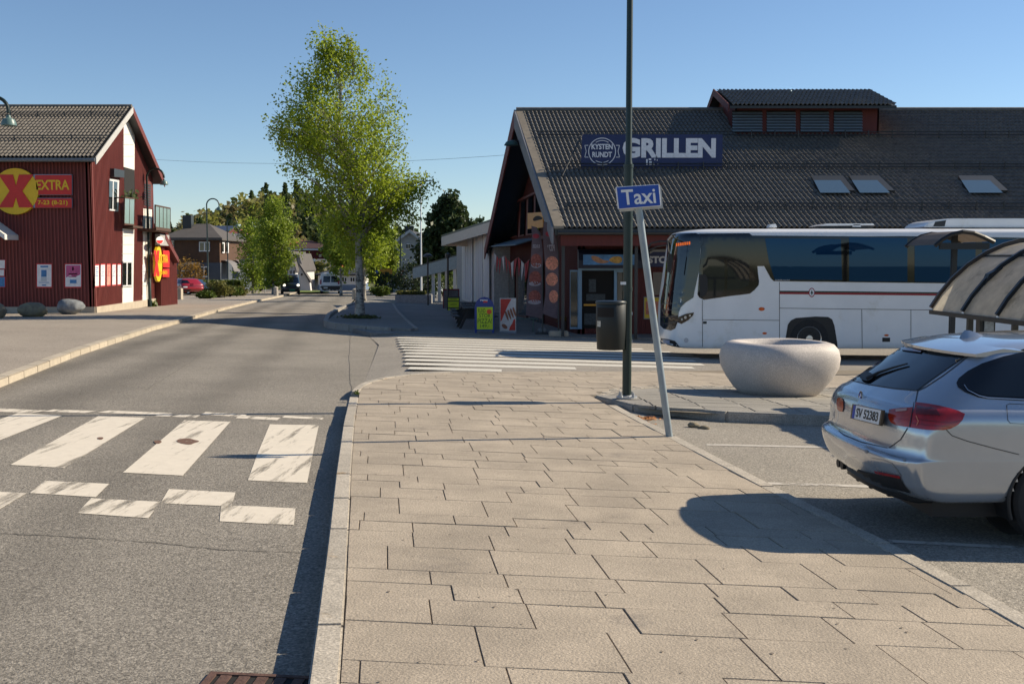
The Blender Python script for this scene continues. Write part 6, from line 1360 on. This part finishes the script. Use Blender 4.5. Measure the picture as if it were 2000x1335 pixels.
# ---------------------------------------------------------------- houses further off
def house(name,label,x0,x1,Y0,Y1,z0,ez,rz,wall,roofm,ridge='x',wins=(),gable_m=None,hip=False,chim=None,trim=None,ov=.4,low=None,cat='house'):
    t=thing(name,((x0+x1)/2,Y0,z0),label,cat);w=MB();xm=(x0+x1)/2;ym=(Y0+Y1)/2
    w.box(x0,x1,Y0,Y1,z0,ez)
    if not hip:
        if ridge=='y':
            for Y in (Y0,Y1-.2): w.prism([(x0,Y,ez),(x1,Y,ez),(xm,Y,rz)],(0,.2,0))
        else:
            for X in (x0,x1-.2): w.prism([(X,Y0,ez),(X,Y1,ez),(X,ym,rz)],(.2,0,0))
    w.build('wall',wall,t)
    if low: MB().box(x0-.06,x1+.06,Y0-.06,Y1+.06,z0,low[0]).build('lower_wall',low[1],t)
    r=MB();th=Vector((0,0,.18))
    if hip:
        a=(x1-x0)*.38;A=[Vector((x0-ov,Y0-ov,ez)),Vector((x1+ov,Y0-ov,ez)),Vector((x1+ov,Y1+ov,ez)),Vector((x0-ov,Y1+ov,ez))];B=[Vector((x0+a,ym,rz)),Vector((x1-a,ym,rz))]
        r.add(A+B+[p-th for p in A],[(0,1,5,4),(1,2,5),(2,3,4,5),(3,0,4),(0,6,7,1),(1,7,8,2),(2,8,9,3),(3,9,6,0),(6,9,8,7)])
    elif ridge=='y':
        k=(rz-ez)/((x1-x0)/2);
        for s_,X in ((-1,x0),(1,x1)): r.prism([(X+s_*ov,Y0-ov,ez-ov*k),(xm,Y0-ov,rz),(xm,Y1+ov,rz),(X+s_*ov,Y1+ov,ez-ov*k)],th)
    else:
        k=(rz-ez)/((Y1-Y0)/2)
        for s_,Y in ((-1,Y0),(1,Y1)): r.prism([(x0-ov,Y+s_*ov,ez-ov*k),(x1+ov,Y+s_*ov,ez-ov*k),(x1+ov,ym,rz),(x0-ov,ym,rz)],th)
    ro=r.build('roof',roofm,t)
    if trim:
        if ridge=='y':
            for s_,X in ((-1,x0),(1,x1)):
                k=(rz-ez)/((x1-x0)/2);MB().prism([(X+s_*ov,Y0-ov-.02,ez-ov*k-.12),(xm,Y0-ov-.02,rz-.12),(xm,Y0-ov-.02,rz+.2),(X+s_*ov,Y0-ov-.02,ez-ov*k+.2)],(0,-.06,0)).build('barge_board',trim,ro)
        else: MB().box(x0-ov,x1+ov,Y0-ov-.1,Y0-ov-.03,ez-ov*(0 if hip else (rz-ez)/((Y1-Y0)/2))-.15,ez-ov*(0 if hip else (rz-ez)/((Y1-Y0)/2))+.1).build('fascia',trim,ro)
    if chim: MB().box(chim[0]-.45,chim[0]+.45,chim[1],chim[1]+.9,rz-1.2,chim[2]).build('chimney',m_dark,ro)
    for r_ in wins:
        face=r_[4] if len(r_)>4 else 'f'
        if face=='f': window(rect(*r_[:4]),(0,Y0-.06 if low else Y0,0),NF,t,m_lwhite,m_glass,.18,.1,1,.01)
        else: window(rect(*r_[:4]),(x1+(.06 if low else 0),0,0),Vector((1,0,0)),t,m_lwhite,m_glass,.2,.1,0,.01)
    return t
def X(px,Y): return (px-1000)/FPX*Y
def Z(py,Y): return at(1000,py,Y).z
m_rf=M('grey_roof',(.085,.075,.068),.8,var=.12,scale=1);m_rfd=M('black_roof',(.03,.03,.033),.7,var=.15);m_bw=M('house_white',(.6,.58,.55),.7,var=.06);m_gw=M('house_grey',(.3,.33,.34),.75,var=.08);m_bl=M('lower_blue_wall',(.07,.085,.11),.8,var=.1);m_bh=M('brown_house_wall',(.085,.04,.02),.8,var=.2,scale=2);m_brn=M('barn_red',(.12,.014,.014),.8,var=.15);m_or2=M('roof_orange',(.4,.1,.05),.8,var=.15);m_blr=M('roof_blue',(.03,.045,.09),.6,var=.15)
Y=110;zb=g(-30,Y)-.1
house('brown_house','brown two-storey house with grey hipped roof and blue-grey ground floor',X(318,Y),X(431,Y),Y,Y+9,zb,Z(466,Y),Z(437,Y+4.5),m_bh,m_rf,hip=True,chim=(X(374,114),113,Z(421,114)),low=(Z(513,Y),m_bl),wins=((389,472,410,491),(333,470,340,483),(389,520,408,541),(355,528,368,542),(433.5,473,438,494,'r'),(442,474,446,494,'r')),trim=m_rf)
hp=thing('porch_canopy',(X(372,108.5),108.5,zb),'small grey porch roof on posts before the brown house','porch');q=[(X(352,108),107.6,Z(517,108)),(X(394,108),107.6,Z(517,108)),(X(382,110),109.9,Z(510,110)),(X(366,110),109.9,Z(510,110))];MB().prism(q,(0,0,-.15)).build('roof',m_rf,hp)
for px in (354,385): MB().box(X(px,108)-.07,X(px,108)+.07,107.7,107.85,zb,Z(517.5,108)).build('post',m_bh,hp)
for i,px in enumerate((433,442)):
    c=Vector((X(431,Y)+.35,Y+1.5+4.4*i,Z(519,Y)));aw=thing('round_awning',c,'grey rounded awning on the sunlit side of the brown house, '+('next to the corner' if i==0 else 'further from the corner'),'awning','round awnings on the brown house')
    vs=[];N=8
    for k in range(N+1):
        a=math.pi/2*k/N
        for dy in (0,2.6): vs.append((X(431,Y)+.07+1.2*math.sin(a),Y+.5+4.4*i+dy,Z(519,Y)-.6+1.2*math.cos(a)))
    MB().add(vs,[(2*k,2*k+1,2*k+3,2*k+2) for k in range(N)]).build('cover',M('awning_grey',(.16,.15,.15),.8,var=.1),aw)
Y=126;house('tiled_shed_house','low house with red-brown tiled front beyond the brown house',X(440,Y),X(474,Y),Y,Y+8,g(-30,Y)-.1,Z(508,Y),Z(470,Y+4),m_bl,M('redbrown_tile',(.11,.05,.035),.8,var=.2,scale=2),wins=((446,514,458,533),(461,512,470,530)))
Y=172;zb=Z(505,Y)
house('blue_roofed_house','dark blue roofed house high on the slope with small white windows',X(412,Y),X(446,Y),Y,Y+8,zb,Z(452,Y),Z(443,Y+4),M('dark_red_wall',(.11,.02,.02),.8),m_blr,wins=((414,450.5,420,453.5),(422,450.5,428,453.5),(432,450,441,453.5)))
house('orange_roofed_house','house with bright orange roof behind the blue roofed house',X(446,Y+8),X(478,Y+8),Y+8,Y+16,zb,Z(461,Y+8),Z(450,Y+12),m_bw,m_or2)
house('white_gable_house','small house with white gable below the orange roof',X(446,Y-12),X(469,Y-12),Y-12,Y-4,zb-1,Z(468,Y-12),Z(457,Y-12),m_bw,m_rfd,ridge='y',trim=m_lwhite)
Y=185;house('dark_red_barn','long dark red barn with white trim on the slope',X(577,Y),X(643,Y),Y,Y+14,Z(530,Y),Z(486,Y),Z(472,Y+7),m_brn,M('barn_roof',(.06,.025,.025),.8,var=.15),wins=((585,497,590,502),(600,497,605,502),(623,497,628,502)),trim=m_lwhite,cat='barn')
house('barn_sunlit_gable','separate block for the sunlit gable of the dark red barn, sunlight painted as orange-red',X(643,178),X(664,178),178,186,Z(530,178),Z(490,178),Z(477,178),M('sunlit_gable_orange',(.45,.11,.035),.8,var=.1),m_or2,ridge='y',trim=m_lwhite)  # barn gable as its own block, sunlight put into the orange wall colour
house('red_roof_house','house with orange roof showing behind the birches',X(560,190),X(578,190),190,200,Z(520,190),Z(480,190),Z(471,195),m_bw,m_or2)
Y=150;house('dark_roof_house','grey house with black roof and white-edged gable',X(590,Y),X(640,Y),Y,Y+9,g(-20,Y)-.2,Z(527,Y),Z(508,Y),m_gw,m_rfd,ridge='y',trim=m_lwhite,wins=((604,530,612,540),(618,530,626,540)))
Y=134;house('white_steep_house','white house with steep narrow gables along the street',X(563,Y),X(578,Y),Y,Y+9,g(-20,Y)-.2,Z(520,Y),Z(493,Y),m_bw,m_rf,ridge='y',trim=m_grey,wins=((566,527,570,537),(572,527,576,537)),ov=.2)
house('white_steep_house','second white steep gabled house, next to the lean-to',X(578,Y+2),X(592,Y+2),Y+2,Y+10,g(-20,Y)-.2,Z(520,Y),Z(497,Y),m_bw,m_rf,ridge='y',trim=m_grey,wins=((581,527,585,537),(587,530,590,536)),ov=.2)
wl=thing('white_lean_to',(X(594,130),130,g(-20,130)),'white lean-to with a long sloping grey roof edge','annex');zg=g(-20,130)-.1
MB().prism([(X(585,130),130,zg),(X(607,130),130,zg),(X(605,130),130,Z(548,130)),(X(587,130),130,Z(520,130)),(X(585,130),130,Z(520,130))],(0,.9,0)).build('wall',m_bw,wl);MB().prism([(X(608,130),129.7,Z(549,130)),(X(587,130),129.7,Z(515,130)),(X(585.5,130),129.7,Z(517,130)),(X(606,130),129.7,Z(552,130))],(0,1.1,0)).build('roof',m_rf,wl)
window(rect(588,534,591,538),(0,130,0),NF,wl,m_dark,m_glass,.1,.1,0)
Y=138;house('dark_hipped_house','white low house with dark hipped roof behind the white van',X(622,Y),X(700,Y),Y,Y+10,g(-20,Y)-.2,Z(535,Y),Z(521,Y+5),m_bw,m_rfd,hip=True,wins=((630,541,637,551),(668,541,677,551),(684,541,693,551)),low=(Z(556,Y),M('house_base_blue',(.12,.17,.25),.8)))
Y=112;house('grey_gabled_house','shaded grey-green gabled house with black chimneys beyond the walkway',X(750,Y),X(853,Y),Y,Y+10,g(-10,Y)-.2,Z(490,Y),Z(452,Y),m_gw,m_rfd,ridge='y',wins=((768,500,780,517),(793,476,801,486),(815,500,826,517)),trim=M('trim_pale',(.4,.43,.44),.7),chim=(X(800,114),114,Z(441,114)))
# lawn by the junction
sheet('lawn',[(X(582,108),108),(X(644,108),108),(X(640,124),124),(X(585,124),124)],.05,M('lawn_grass',(.13,.17,.02),.9,var=.25,scale=1.5,fine=.3,fscale=15))
# forest on the hill
rs=np.random.RandomState(77);Ld=[];Lc=[];Lo=[];trk=MB()
def ang(px): return math.atan((px-1000)/FPX)
for k in range(560):
    px=rs.uniform(300,1080);r=rs.uniform(185,345)
    a=ang(px);x=r*math.sin(a);y=r*math.cos(a);z=hill_h(x,y)
    if 430<px<560 and 205<r<262 and rs.rand()<.8: continue
    con=rs.rand()<(.2 if px<520 else .38);H=rs.uniform(6,10.5)*(1.15 if con else .9)*(.75 if px>720 or px<370 else 1)
    if con:
        n=170;t=rs.uniform(0.08,1,n);rad=(1-t)*H*.19+.12;th=rs.uniform(0,6.28,n);rr=rad*rs.uniform(.35,1,n);q=np.stack([x+rr*np.cos(th),y+rr*np.sin(th),z+t*H-rr*.25],1);Lc.append(q)
    else:
        n=150;v=rs.normal(size=(n,3));v/=np.linalg.norm(v,axis=1)[:,None];w_=H*rs.uniform(.22,.34);cl=rs.normal(size=(9,3))*.45;q=v*rs.uniform(.3,.62,n)[:,None]+cl[rs.randint(0,9,n)];q=q*np.array([w_,w_,H*.3])+np.array([x,y,z+H*.58]);(Ld if rs.rand()<.6 else Lo).append(q)
    trk.tube([(x,y,z-.4),(x,y,z+H*.7)],[.16,.05],4,False)
fo=thing('forest',(-60,250,5),'mixed spring wood of spruces and pale green broadleaf trees covering the hill','forest');fo['kind']='stuff'
o=trk.build('trunks',m_bark,fo);o['kind']='stuff'
for nm,L_,sz,m in (('spruce_foliage',Lc,.95,leafmat('spruce',(.08,.11,.04),.4)),('broadleaf_foliage',Ld,1.0,leafmat('hill_leaf',(.25,.25,.06),.5)),('budding_foliage',Lo,.9,leafmat('hill_leaf_brown',(.22,.19,.085),.45))):
    o=leaves_obj(nm,np.concatenate(L_),sz,m,fo,rs,1.3);o['kind']='stuff'
# flagpole, signs and small things along the walkway
p=Vector((X(823,84),84,g(X(823,84),84)));fp=thing('flagpole',p,'bare white flagpole rising above the walkway canopy','flagpole');MB().tube([p,Vector((p.x,p.y,Z(362,84)))],[.08,.04],10).build('pole',m_lwhite,fp);MB().lathe([(0,.1),(.08,.05),(.08,0),(0,-.05)],Vector((p.x,p.y,Z(362,84))),10).build('knob',m_yel,fp)
def pole_sign(name,px,Y,top,label,plates,pm=m_galv,r=.04):
    p=Vector((X(px,Y),Y,g(X(px,Y),Y)));t=thing(name,p,label,'sign');MB().tube([p-Vector((0,0,.05)),Vector((p.x,Y,Z(top,Y)))],r,8).build('post',pm,t)
    for pts,m in plates: MB().prism([at(x,y,Y-.06) for x,y in pts],(0,.03,0)).build('plate',m,t)
    return t
m_sblue=M('road_sign_blue',(.01,.1,.45),.4,var=0);m_sor=M('direction_orange',(.55,.25,.02),.5,var=.05)
pole_sign('direction_sign',472,108,503,'grey pointed direction sign on a green post by the hedge',[([(470,506),(492,506),(496,509.5),(492,513),(470,513)],M('sign_back',(.3,.32,.34),.5))],m_post)
pole_sign('pedestrian_sign',518,104,528,'small blue pedestrian crossing sign near the birches',[([(515,528),(521,528),(521,537),(515,537)],m_sblue),([(517.5,530),(518.5,530),(519.6,536),(516.4,536)],m_lwhite)])
pole_sign('direction_sign',745,98,505,'orange direction sign on a slim post below the pale birch',[([(741,525),(766,525),(766,535.5),(741,535.5)],m_sor),([(733,528),(739,528),(739,534),(733,534)],m_sblue)])
t=pole_sign('yield_sign',783,92,461,'green lamp pole with red and white triangular sign',[([(781,528),(787.5,528),(784,541.5)],m_sred),([(782.2,529),(786.2,529),(784,537.5)],m_lwhite)],m_post,.06)
p=Vector((X(836,68),68,g(X(836,68),68)));ml=thing('park_lamp',p,'low dark lamp with flat round hood before the canopy','lamp');MB().tube([p,Vector((p.x,68,Z(500,68)))],.05,8).build('post',m_dark,ml);MB().lathe([(.05,-.15),(.3,-.1),(.28,0),(.1,.1),(0,.12)],Vector((p.x,68,Z(498,68))),16).build('hood',m_dark,ml,smooth=True)
p=Vector((X(875,62),62,g(X(875,62),62)));ml=thing('park_lamp',p,'dark lamp post standing before the pale panelled wall','lamp');MB().tube([p,Vector((p.x,62,Z(495,62)))],.06,8).build('post',m_dark,ml);MB().lathe([(.05,-.2),(.16,-.15),(.16,.05),(0,.1)],Vector((p.x,62,Z(497,62))),12).build('hood',m_dark,ml,smooth=True)
Y=78;p=gp(771,568);wb_=thing('white_board',p,'white pavement board with three dark marks near the junction','sign');MB().prism([at(x,y,p.y) for x,y in ((767,549),(777,549),(775,568),(765,568))],(0,.05,0)).build('board',m_lwhite,wb_);
for y in (553,558,562.5): MB().prism([at(x,yy,p.y-.005) for x,yy in rect(769.5,y,773,y+2)],(0,.002,0)).build('mark',m_pblue,wb_)
p=gp(749,576);MB().lathe([(.22,0),(.24,.6),(.2,.75),(0,.8)],p,14).build('bin_stand',M('bin_blue',(.08,.14,.2),.6,var=.1),None,at=p,smooth=True);tag(COL.objects[-1],'blue-grey round street bin at the end of the walkway','bin')
# low stone bed with hedge in front of canopy
p=Vector((X(800,72),72,g(X(800,72),72)));sbd=thing('raised_bed',p,'low stone-walled planting bed with flat green hedge beside the walkway','planting bed');MB().box(X(773,72),X(842,72),71.6,73.2,p.z-.1,p.z+.55).build('wall',m_rough,sbd)
rs=np.random.RandomState(4);n=1600;q=rs.uniform(-1,1,(n,3))*np.array([(X(830,72)-X(775,72))/2,.75,.14])+np.array([(X(830,72)+X(775,72))/2,72.4,p.z+.64]);leaves_obj('leaves',q,.12,m_lf3,sbd,rs)
# picnic tables, boards outside the grill
def picnic(px,Y,label,sc=1.):
    p=Vector((X(px,Y),Y,g(X(px,Y),Y)));t=thing('picnic_table',p,label,'table','dark picnic tables outside the grill');L_=1.6
    d=DG;n=Vector((d.y,-d.x,0))
    for k in range(4): MB().bar(p+n*(-.3+.2*k)-d*L_/2+Vector((0,0,.74)),p+n*(-.3+.2*k)+d*L_/2+Vector((0,0,.74)),.18,.04).build('table_plank',m_wd,t)
    for s_ in (-1,1):
        MB().bar(p+n*.68*s_-d*L_/2+Vector((0,0,.45)),p+n*.68*s_+d*L_/2+Vector((0,0,.45)),.24,.04).build('bench',m_wd,t)
        for e in (-.6,.6): MB().bar(p+n*.55*s_+d*e+Vector((0,0,-.01)),p+n*.2*s_+d*e+Vector((0,0,.72)),.09,.05,d).build('leg',m_wd,t)
    for e in (-.57,.63): MB().bar(p-n*.7+d*e+Vector((0,0,.4)),p+n*.7+d*e+Vector((0,0,.4)),.05,.09).build('cross_beam',m_wd,t)
m_wd=M('dark_timber',(.03,.026,.024),.75,var=.3,scale=4)
picnic(925,39.,'dark picnic table right behind the blue pizza board');picnic(921,42.3,'middle dark picnic table along the grill gable');picnic(917,46.,'dark picnic table next to the lime offer board')
p=gp(886,606);lb_=thing('offer_board',p,'dark frame board with lime green handwritten sheets behind the picnic tables','sign');MB().prism([at(x,y,p.y) for x,y in rect(873,579,898,612)],(0,.06,0)).build('frame',m_dark,lb_)
for r_ in ((875,582,896,587),(875,589,896,600),(875,602,896,611)): MB().prism([at(x,y,p.y-.005) for x,y in rect(*r_)],(0,.003,0)).build('sheet',m_lime,lb_)
for k in range(3):
    c=at(885.5,584.5+k*10.5,p.y-.008);text('lettering',('TILBUD','PIZZA','KEBAB')[k],.1,m_ink,lb_,frame(c,(1,0,0),(0,0,1)),0,.001,fit=(.38,.09)) if False else MB().prism([at(x,y,p.y-.008) for x,y in ((879,583.8+k*10),(892,583.4+k*10),(892,584.6+k*10),(879,585+k*10))],(0,.002,0)).build('ink_line',m_ink,lb_)
p=gp(880,602);rbz=thing('menu_frame',p,'dark red framed menu board behind the lime board','sign');MB().prism([at(x,y,p.y) for x,y in rect(865,564,897,608)],(0,.06,0)).build('frame',M('frame_red',(.14,.012,.02),.6),rbz);MB().prism([at(x,y,p.y-.005) for x,y in rect(867,567,895,606)],(0,.003,0)).build('sheet',M('menu_dark',(.1,.1,.11),.5,var=.4,scale=8),rbz)
p=Vector((X(1022,37.6),37.6,g(X(1022,37.6),37.6)));tr=thing('trestle_bench',p,'green-grey trestle bench behind the food poster stand','bench');m_tg=M('bench_green',(.06,.11,.1),.6,var=.15);MB().box(p.x-.6,p.x+.5,p.y-.15,p.y+.15,p.z+.42,p.z+.46).build('seat',m_tg,tr)
for e in (-.45,.35):
    for s_ in (-1,1): MB().bar(p+Vector((e,.16*s_,-.01)),p+Vector((e,.05*s_,.42)),.04,.04,(1,0,0)).build('leg',m_tg,tr)
p=gp(1112,646);wbx=thing('wooden_planter_box',p,'small brown wooden planter box beside the shop door','planter');MB().box(p.x-.25,p.x+.2,p.y,p.y+.35,p.z-.02,p.z+.38).build('box',m_brown,wbx);rs=np.random.RandomState(8);q=rs.normal(size=(200,3))*np.array([.14,.1,.05])+np.array([p.x-.02,p.y+.17,p.z+.42]);leaves_obj('plant',q,.06,m_yel2,wbx,rs)
# far-left kerb bed edging and things by the annex
p=Vector((X(338,73),73,g(X(338,73),73)));cbx=thing('concrete_step',p,'pale concrete block wall by the annex entrance','wall');MB().box(p.x-.3,p.x+.55,p.y,p.y+.5,p.z-.05,p.z+.75).build('block',m_found,cbx,bevel=.02)
# trodden gum spots and dark grime on the near pavement
rng=random.Random(21);gm_=MB()
for k in range(110):
    p=gp(rng.uniform(690,1900),rng.uniform(780,1330),.0045)
    if not inpoly((p.x,p.y),[(q[0],q[1]) for q in inner]+FAR[1:3]+EDG[::-1]): continue
    r=rng.uniform(.003,.011);n=7;gm_.add([(p.x+r*rng.uniform(.6,1.2)*math.cos(2*math.pi*i/n),p.y+r*rng.uniform(.6,1.2)*math.sin(2*math.pi*i/n),g(p.x,p.y)+.0042) for i in range(n)],[tuple(range(n))])
o=gm_.build('gum_spots',M('trodden_gum',(.19,.155,.12),.8,var=.2,scale=20),pave);o['kind']='stuff'
